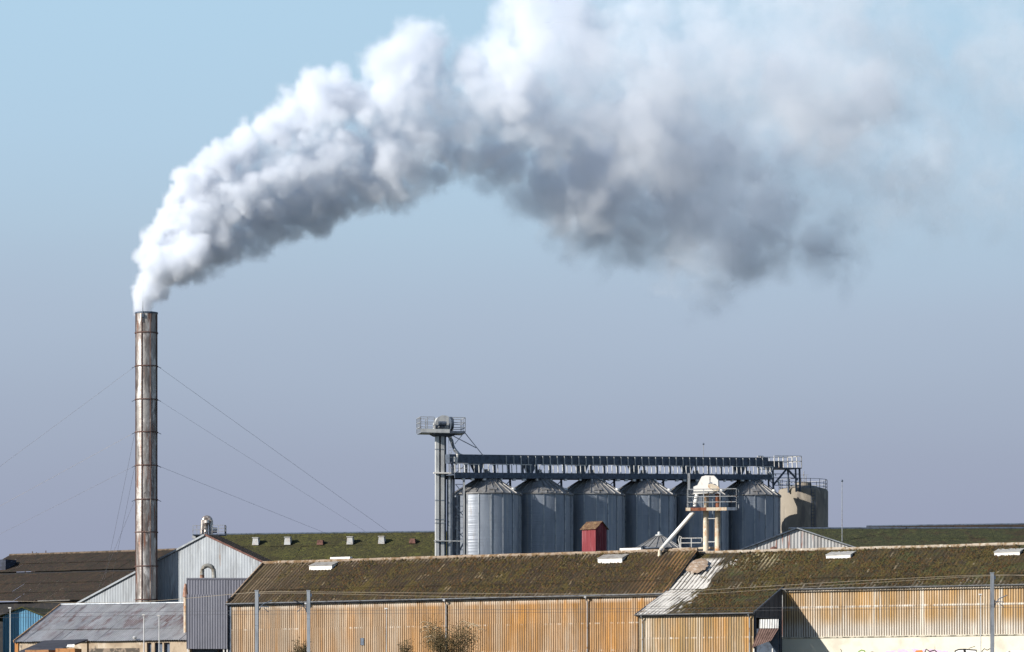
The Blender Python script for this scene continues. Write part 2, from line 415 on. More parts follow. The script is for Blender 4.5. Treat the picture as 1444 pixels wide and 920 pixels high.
    lid = material('roof_light_cover', (.33,.32,.30), [((.24,.22,.20), (2,2,2), .45, .65, 4)], rough=.7)
    sl = math.atan2(rz-ez, S)
    for px, py, w in ((452, 804.5, 2.35), (860, 794.5, 2.3)):
        # place on the slope plane
        for k in range(20):
            pass
        best = None
        for i in range(400):
            y = S*i/400; q = FL.ly(px, py, y); zs = ez + (y+.32)/(S+.32)*(rz-ez)
            if best is None or abs(q.z-zs) < best[0]: best = (abs(q.z-zs), q)
        q = best[1]
        roof_light(root, q, w, sl, lid, white_paint)
        MB().box(q.x+.1, q.x+w*.92, S+.12, S+.5, rz+.1, rz+.36).build('ridge_vent', white_paint, root)
    v = FL.ly(511, 905, -.05)
    MB().box(v.x-.16, v.x+.16, -.09, -.03, v.z-.3, v.z+.3).build('wall_vent', dark_steel, root)
    return root
build_long_warehouse()

# ------------------------------------------------------------------ right-hand warehouse with a low wing
FR = Frame(1103, 284, 27)
def build_right_warehouse():
    root = FR.root('wing_warehouse', 'white and orange corrugated warehouse with mossy roof, low wing and graffitied cream plinth', 'warehouse')
    S = 5.97; ez = FR.ly(1103, 830).z; rz = ez + S*.56
    c = FR.lx(1063, 864.5, 0.0); Sw, zw = -c.y, c.z
    xl = FR.ly(899, 866.5, -Sw).x
    xr = FR.ly(1475, 830, 0).x
    xml = xl
    xw = xl + .15
    def per(a, c, n): return (c-a)/max(1, round((c-a)/1.062))/n
    wp, wp2, rp, rp2 = per(.05, xr, 5), per(xw, -.02, 5), per(xml, xr+.2, 3), per(xl, .10, 3)
    wall_m = material('white_lichen_wall_sheet', (.64,.58,.50),
        [((.46,.30,.13), (.28,.28,.06), .24, .46, 5, [(2, 3.6, 4.6), (2, 6.95, 6.55)]),
         ((.48,.28,.095), (.95,.95,.05), .34, .48, 4, [(2, 3.9, 4.9), (2, 6.95, 6.6)]),
         ((.66,.60,.51), (.9,.9,.05), .58, .68, 4),
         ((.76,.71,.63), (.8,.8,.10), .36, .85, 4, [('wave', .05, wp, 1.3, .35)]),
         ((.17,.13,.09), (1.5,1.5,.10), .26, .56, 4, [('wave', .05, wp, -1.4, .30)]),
         ((.80,.76,.69), (2.0,2.0,.9), .36, .62, 4, [('band', 2, 5.40, .12)]),
         ((.78,.73,.65), (3.5,3.5,.9), .30, .50, 4, [('band', 2, ez-.1, .32)])], rough=.92, rnd=.14, root=root, bump=(14,.25,.02))
    wing_m = material('wing_lichen_wall_sheet', (.60,.52,.42),
        [((.48,.255,.075), (.5,.5,.10), .34, .52, 6, [(2, 4.75, 4.4), (0, xl+.8, xl+2.2)]),
         ((.40,.26,.11), (1.2,1.2,.12), .42, .60, 5, [(2, 4.75, 4.4)]),
         ((.34,.33,.26), (2.0,2.0,.15), .48, .62, 4, [(0, xl+3.5, xl+1)]),
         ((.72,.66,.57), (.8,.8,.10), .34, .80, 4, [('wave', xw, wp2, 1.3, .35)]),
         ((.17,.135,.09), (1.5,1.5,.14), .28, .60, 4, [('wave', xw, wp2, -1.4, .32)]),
         ((.74,.70,.63), (2.0,2.0,.9), .46, .70, 4, [('band', 2, 2.92, .09)]),
         ((.78,.73,.65), (3.5,3.5,.9), .34, .54, 4, [('band', 2, zw-.05, .25)])], rough=.92, rnd=.15, root=root, bump=(14,.25,.02))
    # moss layers, plus the spill of white meal under the elevator spout
    def moss(name, extra=()):
        return material(name, (.060,.040,.016),
        [((.088,.066,.012), (.45,.25,.25), .44, .62, 6),
         ((.034,.023,.012), (1.6,1.0,1.0), .46, .62, 6),
         ((.055,.060,.016), (.8,.5,.5), .52, .66, 6),
         ((.115,.068,.024), (2.6,1.2,1.2), .58, .70, 6),
         ((.024,.027,.012), (7,5,5), .50, .62, 4)] + list(extra) +
        [((.36,.33,.27), (11,8,8), .72, .75, 2)], rough=.95, rnd=.12, root=root, bump=((9,7,7),.9,.06))
    dust = (.66,.63,.58)
    C1, H1 = ('wave', xml, rp, 1.6, .3), ('wave', xml, rp, -1.6, .2)
    roof_m = moss('mossy_roof_sheet_with_meal', [
        (dust, (2.6,.45,.45), .44, .54, 5, [(0, xl-.6, xl-.1), (2, rz-.45, rz-.75)], (0, xl+5.0, xl+.6)),
        ((.04,.035,.03), (.9,.3,.3), .36, .56, 4, [(0, xl+4.6, xl+3.0), H1]),
        ((.30,.25,.15), (1.0,.3,.3), .34, .56, 3, [(0, xl+9.5, xl+7.5), (0, xl+4.2, xl+5.2), (2, 8.3, 9.4), C1]),
        ((.20,.16,.10), (1.0,.7,.7), .63, .675, 2, [C1]),
        ((.20,.175,.135), (1.0,.3,.3), .44, .64, 3, [(2, 7.7, 7.1), C1])])
    C2, H2 = ('wave', xl, rp2, 1.6, .3), ('wave', xl, rp2, -1.6, .2)
    wing_roof_m = moss('mossy_wing_roof_sheet_with_meal', [
        ((.20,.16,.09), (1.0,.3,.3), .40, .60, 3, [(0, xl+5.4, xl+3.6), C2]),
        (dust, (2.6,.6,.6), .44, .54, 5, [], (0, xl+4.6, xl+.4)),
        ((.22,.14,.07), (1.4,.9,.9), .58, .64, 4, [(2, 5.8, 5.0), (0, xl+2.4, xl+1.2)]),
        ((.04,.035,.03), (.9,.3,.3), .36, .56, 4, [(0, xl+4.2, xl+2.6), H2])])
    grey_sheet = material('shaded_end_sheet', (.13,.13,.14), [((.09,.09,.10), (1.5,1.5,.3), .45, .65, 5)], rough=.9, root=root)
    wall_sheets(root, wall_m, .05, xr, [3.06, 5.42, ez-.05])
    wall_sheets(root, wing_m, xw, -.02, [0, 1.4, 2.95, zw-.03], ly=-Sw)
    roof_sheets(root, roof_m, xml, xr+.2, .08, ez+.10, S, rz, 4)
    roof_sheets(root, roof_m, .12, xr+.2, -.36, ez-.06, .10, ez+.11, 1)
    roof_sheets(root, wing_roof_m, xl, .10, -Sw-.28, zw+.02, .25, ez+.13, 3)
    moss_clumps(root, 4200, xl+3.6, xr, .1, ez+.13, S-.1, rz-.03, 17)
    moss_clumps(root, 1000, xl+3.4, 0, -Sw-.2, zw+.05, .1, ez+.12, 27)
    MB().corr(xml, xr+.2, lambda x: 0, lambda x: 1, lambda x, t, h: (x, 2*S+.3-t*(S+.3), ez+t*(rz-ez)+h), .177, .027, 6).build('rear_roof', grey_sheet, root)
    me = MB().tube([(0,0,0),(1.18,0,0)], .14, 10).mesh('ridge_cap', material('pale_ridge_tile', (.42,.36,.29), [((.24,.17,.10), (2,2,2), .45, .6, 5), ((.55,.50,.42), (3,3,3), .58, .68, 3)], rough=.95))
    x = xml
    while x < xr+.2:
        link('ridge_cap', me, root, (x, S, rz+.05+sag(x, S)+RJ.uniform(-.012,.012)), (0, RJ.uniform(-.006,.006), RJ.uniform(-.004,.004))); x += 1.2
    # plinth wall with a drip ledge
    cream = material('cream_render', (.70,.66,.54), [((.55,.51,.42), (.5,.5,.5), .5, .7, 5), ((.40,.36,.28), (2,2,.4), .64, .74, 4)], rough=.9, root=root)
    MB().box(.04, xr, -.10, .35, 0, 2.92).build('plinth', cream, root)
    ledge = MB()
    x = .04
    while x < xr:
        x2 = min(xr, x+1.3); ledge.box(x, x2-.004, -.16+RJ.uniform(-.01,.01), .2, 2.93, 3.05+RJ.uniform(-.01,.01)); x = x2
    ledge.build('ledge', material('ledge_stone', (.62,.57,.46), [((.10,.09,.07), (2,2,2), .42, .58, 5, [(2, 3.04, 2.96)])], rough=.95, root=root), root)
    # end wall of the wing (in shade), its doorway and the inner wall
    dr = FR.lx(1078, 872, 0.0); dy0, dy1, dz = -Sw+.28, FR.lx(1099, 872, 0).y, dr.z
    zr = lambda y: zw + (y+Sw)/Sw*(ez-zw)
    e = MB(); place = lambda x, t, h: (0.0+h, x, t)
    def strip(a, b, lo, nm):
        MB().corr(a, b, lambda y: lo, lambda y: zr(y)-.04, place, .177, .02, 6).build(nm, grey_sheet, root)
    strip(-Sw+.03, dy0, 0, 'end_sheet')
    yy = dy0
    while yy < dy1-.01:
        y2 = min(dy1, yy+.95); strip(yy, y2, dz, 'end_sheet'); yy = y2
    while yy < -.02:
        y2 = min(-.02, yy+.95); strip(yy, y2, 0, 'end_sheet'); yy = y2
    f = MB(); f.box(-.04,.07,dy0-.06,dy0+.03,0,dz+.07); f.box(-.04,.07,dy1-.03,dy1+.06,0,dz+.07); f.box(-.04,.07,dy0+.03,dy1-.03,dz,dz+.07)
    f.build('door_frame', dark_steel, root)
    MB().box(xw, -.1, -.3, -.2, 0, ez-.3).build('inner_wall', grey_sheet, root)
    # left end of the wing, gutters, verges
    e = MB(); e.add([(xl+.05,-Sw+.02,0),(xl+.05,0,0),(xl+.05,0,ez),(xl+.05,-Sw+.02,zw)], [(3,2,1,0)]); e.build('end_wall', grey_sheet, root)
    gm = material('eaves_gutter_steel', (.19,.20,.22), [((.10,.10,.10), (1,4,4), .45, .65, 4)], rough=.6, metal=.2)
    gutter(root, .1, xr+.1, -.46, ez-.09, gm, .08)
    gutter(root, xl-.1, .08, -Sw-.40, zw-.0, gm, .08)
    MB().box(xl, .05, -Sw-.26, -Sw-.05, zw-.15, zw-.07).build('eaves_board', dark_steel, root)
    MB().bar((.14,-Sw-.3,zw+.02),(.14,-.1,ez+.1),.06,.12).build('verge_board', dark_steel, root)
    MB().bar((xl-.04,-Sw-.3,zw+.02),(xl-.04,.3,ez+.1),.06,.12).build('verge_board', dark_steel, root)
    for px in (1057, 906):
        p = FR.ly(px, 870, -Sw-.12)
        m = MB(); m.tube([(p.x,-Sw-.38,zw-.1),(p.x,-Sw-.34,zw-.2),(p.x,-Sw-.13,zw-.4),(p.x,-Sw-.13,0)], .05, 8)
        m.build('downpipe', rail_steel, root)
    lid = material('pale_roof_light_cover', (.40,.40,.38), [((.30,.29,.27), (2,2,2), .45, .65, 4)], rough=.7)
    sl = math.atan2(rz-ez, S)
    for px, py, w in ((1182, 788.5, 2.1), (1420, 784.5, 2.1)):
        best = None
        for i in range(400):
            y = S*i/400; q = FR.ly(px, py, y); zs = ez + .1 + (y-.08)/S*(rz-ez-.1)
            if best is None or abs(q.z-zs) < best[0]: best = (abs(q.z-zs), q)
        roof_light(root, best[1], w, sl, lid, white_paint, depth=.85, rise=.30)
    # graffiti painted on the plinth: only its upper edge rises into view
    lilac = material('lilac_paint', (.70,.46,.64), [((.68,.62,.52), (4,4,4), .48, .56, 4), ((.62,.38,.58), (3,3,3), .58, .66, 4)]); blackp = material('black_paint', (.015,.015,.018)); greenp = material('green_paint', (.16,.30,.06))
    orangep = material('orange_paint', (.70,.22,.06)); whitep = material('white_spray_paint', (.82,.82,.80))
    def G(px, py): return FR.ly(px, py, -.106)
    def stroke(nm, pts, r, mat, off=0.0):
        q = [G(*p) for p in pts]; m = MB(); vs = []
        for i, p in enumerate(q):
            d = (q[min(i+1,len(q)-1)]-q[max(i-1,0)]).normalized(); nn = Vector((-d.z,0,d.x))*r
            vs += [(p.x+nn.x,-.106-off,p.z+nn.z),(p.x-nn.x,-.106-off,p.z-nn.z)]
        m.add(vs, [(2*i,2*i+1,2*i+3,2*i+2) for i in range(len(q)-1)]); m.build(nm, mat, root)
    def fill(nm, pts, mat, off=0.0):
        q = [G(*p) for p in pts]; MB().add([(p.x,-.106-off,p.z) for p in q], [tuple(range(len(q)))]).build(nm, mat, root)
    rg = random.Random(3)
    fill('graffiti_fill', [(1243,921),(1250,918),(1262,917.5),(1268,915),(1277,916.2),(1290,914.5),(1299,916.4),(1311,915),(1322,916.6),(1334,917.5),(1340,921),(1338,935),(1245,935)], lilac)
    fill('graffiti_fill', [(1286,925),(1292,917.5),(1300,916.8),(1305,925)], orangep, .004)
    stroke('graffiti_line', [(1211,924),(1211,919),(1215,917),(1219,918),(1221,923)], .05, greenp)
    stroke('graffiti_line', [(1185,924),(1187,918),(1185,915.5)], .025, blackp)
    stroke('graffiti_line', [(1224,922),(1230,919),(1233,920)], .02, blackp)
    stroke('graffiti_line', [(1304,921),(1306,915.5),(1311,919),(1318,917),(1321,920)], .045, blackp, .008)
    fill('graffiti_fill', [(1347,935),(1348,919),(1352,917),(1361,916.5),(1376,917.5),(1377,935)], whitep)
    stroke('graffiti_line', [(1346,924),(1347,918),(1352,916.2),(1360,915.8),(1377,917.2),(1376,925)], .05, blackp, .004)
    stroke('graffiti_line', [(1360,916),(1361,922),(1362,928)], .10, blackp, .004)
    fill('graffiti_fill', [(1386,935),(1386,920),(1392,919),(1396,921),(1396,935)], whitep)
    stroke('graffiti_line', [(1384,924),(1385,918),(1388,915),(1392,917),(1397,914.6),(1399,918)], .03, blackp, .004)
    stroke('graffiti_line', [(1366,914.5),(1372,912.5),(1375,911.8)], .02, blackp, .004)
    fill('graffiti_fill', [(1418,935),(1419,919),(1428,917.5),(1446,918),(1446,935)], whitep)
    stroke('graffiti_line', [(1420,921),(1424,918.5),(1426,922)], .03, blackp, .004)
    return root
build_right_warehouse()

# ------------------------------------------------------------------ things standing on or behind the warehouse roofs
def railing(root, pts, h=1.0, mat=None, r=.022, rails=(1.0,.55), post_step=1.0, name='railing', closed=False):
    m = MB(); pts = [Vector(p) for p in pts]
    seq = list(zip(pts, pts[1:] + ([pts[0]] if closed else [])))
    if not closed: seq = list(zip(pts, pts[1:]))
    for a, b in seq:
        for k in rails: m.bar(a+Vector((0,0,h*k)), b+Vector((0,0,h*k)), r*2)
        n = max(1, int(round((b-a).length/post_step)))
        for i in range(n+1):
            p = a.lerp(b, i/n); m.bar(p, p+Vector((0,0,h)), r*2.2)
    return m.build(name, mat, root)

# ---- chimney
guy_mat = material('guy_wire_steel', (.20,.20,.23), rough=.6)
CH = W2(206.5, 323)
def zpx(py, D): return CAMZ + (HY-py)*D/F_PX
def build_chimney():
    D = 323
    root = tag(empty('chimney', CH), 'tall steel chimney with rust streaked ribs, bands and a lightning rod', 'chimney')
    R = 1.0; top = zpx(441, D)
    steel = material('chimney_steel', (.40,.38,.36), [((.17,.15,.14), (1.8,1.8,.35), .44, .62, 6), ((.27,.14,.10), (3.0,3.0,.25), .54, .68, 5), ((.66,.63,.60), (2.2,2.2,.6), .52, .66, 5), ((.08,.07,.07), (3,3,3), .66, .72, 4)], rough=.45, metal=.45, rnd=.18, bump=((2.5,2.5,2.5),.35,.08))
    rib_m = material('chimney_rib_rust', (.13,.08,.07), [((.10,.05,.04), (4,4,.8), .45, .6, 4), ((.32,.27,.24), (3,3,.6), .58, .68, 4)], rough=.8)
    bands = [442, 470, 517, 564, 610, 657, 705, 751, 799, 846]
    zs = [zpx(b, D) for b in bands]
    for a, b in zip(zs[1:] + [0.0], zs):
        m = MB(); m.lathe([(R, a+.03), (R, b-.03)], 32)
        m.build('shell_section', steel, root, smooth=True)
    lip = MB(); lip.lathe([(R+.05,top-.14),(R+.05,top),(R-.04,top),(R-.04,top-3)], 32); lip.build('rim', dark_steel, root, smooth=False)
    for z in zs[1:]:
        MB().lathe([(R,z-.05),(R+.075,z-.045),(R+.075,z+.045),(R,z+.05)], 32).build('band', rib_m, root)
    for k in range(8):
        a = 2*pi*(k+.5)/8 + radians(4)
        lo = 0 ; hi = zs[1] if k % 2 else zs[2]
        d = Vector((cos(a), sin(a), 0))
        MB().bar(d*(R+.02)+Vector((0,0,lo)), d*(R+.02)+Vector((0,0,top-.2)), .10, .10).build('rib', rib_m, root)
    MB().tube([(-.22,-R-.05,top-1.0),(-.22,-R-.05,top+.2),(-.2,-R-.02,zpx(396,D))], [.035,.03,.02], 6).build('lightning_rod', dark_steel, root)
    MB().lathe([(0.0,zpx(396,D)-.06),(.07,zpx(396,D)),(0.0,zpx(396,D)+.08)], 8, (-.2,-R-.02)).build('rod_tip', dark_steel, root)
    MB().box(-.34,-.12,-R-.14,-R-.02,top-.55,top-.25).build('junction_box', dark_steel, root)
    # guy wires
    ends = [(517,-1,(-190,793),350,'long dark guy wire running from the upper chimney band to the ground at left'),
            (657,-1,(-190,844),352,'dark guy wire running left from the middle chimney band over the mossy roof'),
            (610,-1,(-160,796),349,'pale guy wire running left from the fifth chimney band'),
            (517,1,(640,812),395,'long guy wire running right from the upper chimney band down to the vented mossy roof'),
            (657,1,(520,774),370,'guy wire running right from the middle chimney band towards the vented mossy roof'),
            (564,1,(600,800),392,'faint guy wire running right from the fourth chimney band'),
            (705,-1,(150,800),345,'steep short guy wire left of the chimney foot'),
            (657,-1,(158,812),347,'steep guy wire dropping left of the chimney to the mossy roof'),
            (610,-1,(140,850),346,'steepest long guy wire left of the chimney')]
    for py, sgn, (ex, ey), De, lab in ends:
        a = CH + Vector((sgn*(R+.05), 0, zpx(py, D))); b = W(ex, ey, De)
        if b.z > 0.05:                      # carry the wire on down to the ground
            b = a + (b-a) * (a.z/(a.z-b.z))
        pts = [a.lerp(b, i/12) - Vector((0,0, .25*sin(pi*i/12))) for i in range(13)]
        w = MB().tube(pts, .008 if lab.startswith(('pale','faint')) else .011, 5).build('guy_wire', guy_mat if not lab.startswith('pale') else wire_pale)
        tag(w, lab, 'guy wire', 'chimney guy wires')
    for py in (517, 564, 610, 657, 705):     # wire brackets
        z = zpx(py, D)
        for s in (-1, 1): MB().bar((s*R,0,z),(s*(R+.34),0,z-.16),.05).build('wire_bracket', dark_steel, root)
build_chimney()

# ---- silos
FS = Frame(686.5, 360, -40)
SR, SEZ = 3.44, zpx(698, 360)
CONE = 1.98
def dirw(th): a = radians(-90+th) + FS.a; return Vector((cos(a), sin(a), 0))      # th degrees right of the face that looks at the camera
def build_silos():
    root = FS.root('grain_silo', 'first steel grain silo of the row, brightly sunlit, next to the elevator tower', 'silo', 'steel grain silos in a row')
    n = 17; off = radians(-90+7.9) + FS.a
    wall = MB().lathe([(SR, 0), (SR, SEZ)], 4, (0,0), 0, 2*pi/n).mesh('wall_panel', galv_wall, True)
    stiff = MB().box(SR-.01, SR+.07, -.05, .05, .0, SEZ-.05).mesh('stiffener', galv)
    for k in range(n):
        link('wall_panel', wall, root, (0,0,0), (0,0,off+2*pi*k/n))
        link('stiffener', stiff, root, (0,0,0), (0,0,off+2*pi*k/n))
    m = 24; r1, r0 = SR+.14, .42; h = CONE; a = 2*pi/m
    pm = MB(); pm.add([(r1*cos(-a/2),r1*sin(-a/2),0),(r1*cos(a/2),r1*sin(a/2),0),(r0*cos(a/2),r0*sin(a/2),h),(r0*cos(-a/2),r0*sin(-a/2),h)], [(0,1,2,3)])
    pm.bar((r1*cos(a/2),r1*sin(a/2),.03),(r0*cos(a/2),r0*sin(a/2),h+.03),.06,.10)
    pme = pm.mesh('roof_panel', galv_roof)
    for k in range(m): link('roof_panel', pme, root, (0,0,SEZ+.02), (0,0,2*pi*(k+.5)/m+.05))
    MB().lathe([(SR+.02,SEZ-.10),(SR+.16,SEZ-.08),(SR+.16,SEZ+.0),(SR,SEZ+.03)], 40).build('eave_ring', galv_roof, root)
    MB().lathe([(.5,SEZ+h-.02),(.5,SEZ+h+.22),(.3,SEZ+h+.36),(.3,SEZ+h+.6),(0,SEZ+h+.6)], 16).build('roof_cap', galv_roof, root)
    d = dirw(66); zz = SEZ + CONE*.16
    MB().lathe([(.0,.34),(.22,.3),(.26,.1),(.16,0),(.16,-.2)], 12).build('roof_vent', pale_steel, root).location = d*SR*.86 + Vector((0,0,zz))
    d = dirw(12)
    hb = MB().box(-.42,.42,-.3,.3,-.1,.16).build('roof_hatch', galv_roof, root); hb.location = d*SR*.84 + Vector((0,0,SEZ+CONE*.17)); hb.rotation_euler = (radians(28),0,radians(12)+FS.a)
    labs = ['second steel grain silo from the elevator tower, almost all in shade', 'third steel grain silo from the elevator tower, behind the red hut',
            'fourth steel grain silo from the elevator tower, behind the small conical bin', 'fifth steel grain silo of the row, mostly hidden behind the white elevator head',
            'last steel grain silo of the row, beside the concrete tank']
    for i, px in enumerate((760, 833.5, 907, 981, 1055)):
        c = copy_tree(root); p = FS.ly(px, 700, 0.0)
        c.location = FS.O + FS.u*p.x; c['label'] = labs[i]
        c.scale.z = zpx((698.5,699,699.5,700,700.5)[i], c.location.y) / SEZ      # the yard rises a little along the row
build_silos()

# ---- elevator tower and conveyor bridge
def build_conveyor():
    root = FS.root('conveyor_bridge', 'dark steel conveyor bridge with walkway running above the row of silos', 'conveyor', None)
    z = lambda py: zpx(py, 360)
    root.rotation_euler = (0, -radians(2.5), -FS.a)
    root.rotation_mode = 'XYZ'
    xa, xb = FS.ly(642, 650).x, FS.ly(1090, 650).x
    zt, zb, zw1, zw0 = z(642.0), z(654.5), z(668.0), z(676)
    MB().box(xa, xb, -.35, .35, zb, zt).build('trough', dark_steel, root)
    x = FS.ly(721, 650).x; me = MB().box(-.035,.035,-.47,-.352,zb-.16,zt-.10).mesh('post', pale_steel)
    while x < xb:
        link('post', me, root, (x,0,0)); x += .98
    m = MB(); m.box(xa, xb, -1.05, 1.4, zw0+.32, zw0+.42); m.box(xa, xb, -1.10, -1.0, zw0, zw1); m.box(xa, xb, .95, 1.05, zw0, zw1)
    m.build('walkway', dark_steel, root)
    me = MB().box(-.03,.03,-1.11,-1.02,zw1,zb-.12).mesh('rail_post', pale_steel); me2 = MB().box(-.07,.07,-.3,-.1,zw0+.4,zb).mesh('stanchion', dark_steel)
    x = xa+.1; i = 0
    while x < xb:
        link('rail_post', me, root, (x, 0 if i % 3 else .02, 0))
        if i % 3 == 0: link('stanchion', me2, root, (x+.3,0,0))
        x += .62; i += 1
    x = xa+1.2
    while x < xb-1:
        MB().box(x, x+2.0+RJ.uniform(0,1.0), -1.09, -1.03, zb-.17, zb-.10).build('hand_rail', pale_steel, root); x += 3.4
    # brackets, outlet spouts over each silo, pale fixings under the walkway
    for px in (686.5, 760, 833.5, 907, 981, 1055):
        c = FS.ly(px, 700).x - .3
        m = MB(); m.add([(c-.75,-.3,zb),(c+.75,-.3,zb),(c+.12,-.3,zw1-.1),(c-.12,-.3,zw1-.1),(c-.75,.3,zb),(c+.75,.3,zb),(c+.12,.3,zw1-.1),(c-.12,.3,zw1-.1)],[(0,3,2,1),(4,5,6,7),(0,1,5,4),(1,2,6,5),(2,3,7,6),(3,0,4,7)])
        m.tube([(c,0,zw1),(c+.3,0,zw0-.3)], .16, 8)
        m.build('outlet_spout', dark_steel, root)
    x = xa + 1.0
    while x < xb:
        w = RJ.uniform(.14,.5); MB().box(x, x+w, -1.13, -.9, zw0-.16-RJ.uniform(0,.08), zw0-.02).build('fixing', pale_steel if RJ.random() < .6 else white_paint, root); x += RJ.uniform(.9, 2.0)
    # trestles between the silos
    for pa, pb in ((695+2*1.0+0, 0),):
        pass
    for p0, p1 in ((716,729), (787.5,801), (862,875.5), (931,944.5), (1006,1018), (1068,1084)):
        a, b = FS.ly(p0, 690, .9).x, FS.ly(p1, 690, .9).x
        m = MB()
        for xx in (a, b): m.bar((xx,.9,SEZ-.4),(xx,.9,zw0),.17)
        zz = zw0-.1
        while zz > SEZ:
            m.bar((a,.9,zz),(b,.9,zz-.95),.07); m.bar((b,.9,zz),(a,.9,zz-.95),.07); zz -= 1.15
            m.bar((a,.9,zz+.1),(b,.9,zz+.1),.06)
        m.build('trestle', dark_steel, root)
    for px in (702, 852):
        c = FS.ly(px, 690).x; m = MB()
        for dx in (-.2,.2): m.bar((c+dx,-.9,zw0-2.2),(c+dx,-.9,zw0),.05)
        for q in range(7): m.bar((c-.2,-.9,zw0-.2-q*.3),(c+.2,-.9,zw0-.2-q*.3),.03)
        m.build('ladder', pale_steel, root)
    # end platform
    xe0, xe1 = FS.ly(1092, 650).x, FS.ly(1130, 650).x; zp = z(657.5)
    m = MB(); m.box(xe0-.2, xe1, -1.1, 1.1, zp-.12, zp); m.build('end_platform', dark_steel, root)
    MB().box(xb, xe0+1.95, -.4, .4, zp+.02, zp+.75).build('drive_housing', dark_steel, root)
    railing(root, [(xe0,-1.08,zp),(xe1,-1.08,zp),(xe1,1.08,zp),(xe0,1.08,zp)], z(640)-zp, white_rail, .03, (1.0,.55), .68, 'end_railing')
    x7 = FS.ly(1074, 650).x
    railing(root, [(x7,-.5,zt),(x7+.8,-.5,zt)], z(640)-zt, white_rail, .035, (1.0,), .3, 'end_railing')
    m = MB(); xm = (xe0+xe1)/2
    m.bar((xe1-.15,-.9,z(694)),(xe1-.15,-.9,zp),.16); m.bar((xe1-.15,.9,z(694)),(xe1-.15,.9,zp),.16); m.bar((xe1-.75,-.9,z(694)),(xe1-.75,-.9,zp),.14)
    m.bar((xm,-.9,zp-.1),(xe0-.1,-.9,z(684)),.16); m.bar((xm,-.9,zp-.1),(xe1-.5,-.9,z(676)),.16)
    m.bar((xe0-.1,-.9,z(694)),(xe0-.1,-.9,zp),.16); m.bar((xe0-.8,-.9,z(694)),(xe0-.8,-.9,zp),.14)
    for py in (667, 673, 684): m.bar((xe0-.1,-.9,z(py)),(xe1-.15,-.9,z(py)),.07)
    for i in range(5):
        zz = z(657)-i*.62; m.bar((xe0-.8,-.9,zz),(xe0-.1,-.9,zz-.6),.07)
    m.build('end_frame', dark_steel, root)
    for i in range(7):
        w = RJ.uniform(.12,.34); xx = RJ.uniform(xe0-1.6, xe0+.6); zz = z(RJ.uniform(660,684)); MB().tube([(xx,-1.0,zz),(xx+.1,-1.05,zz-w*1.6)], w*.4, 7).build('spout', pale_steel if i % 2 else white_paint, root)
build_conveyor()

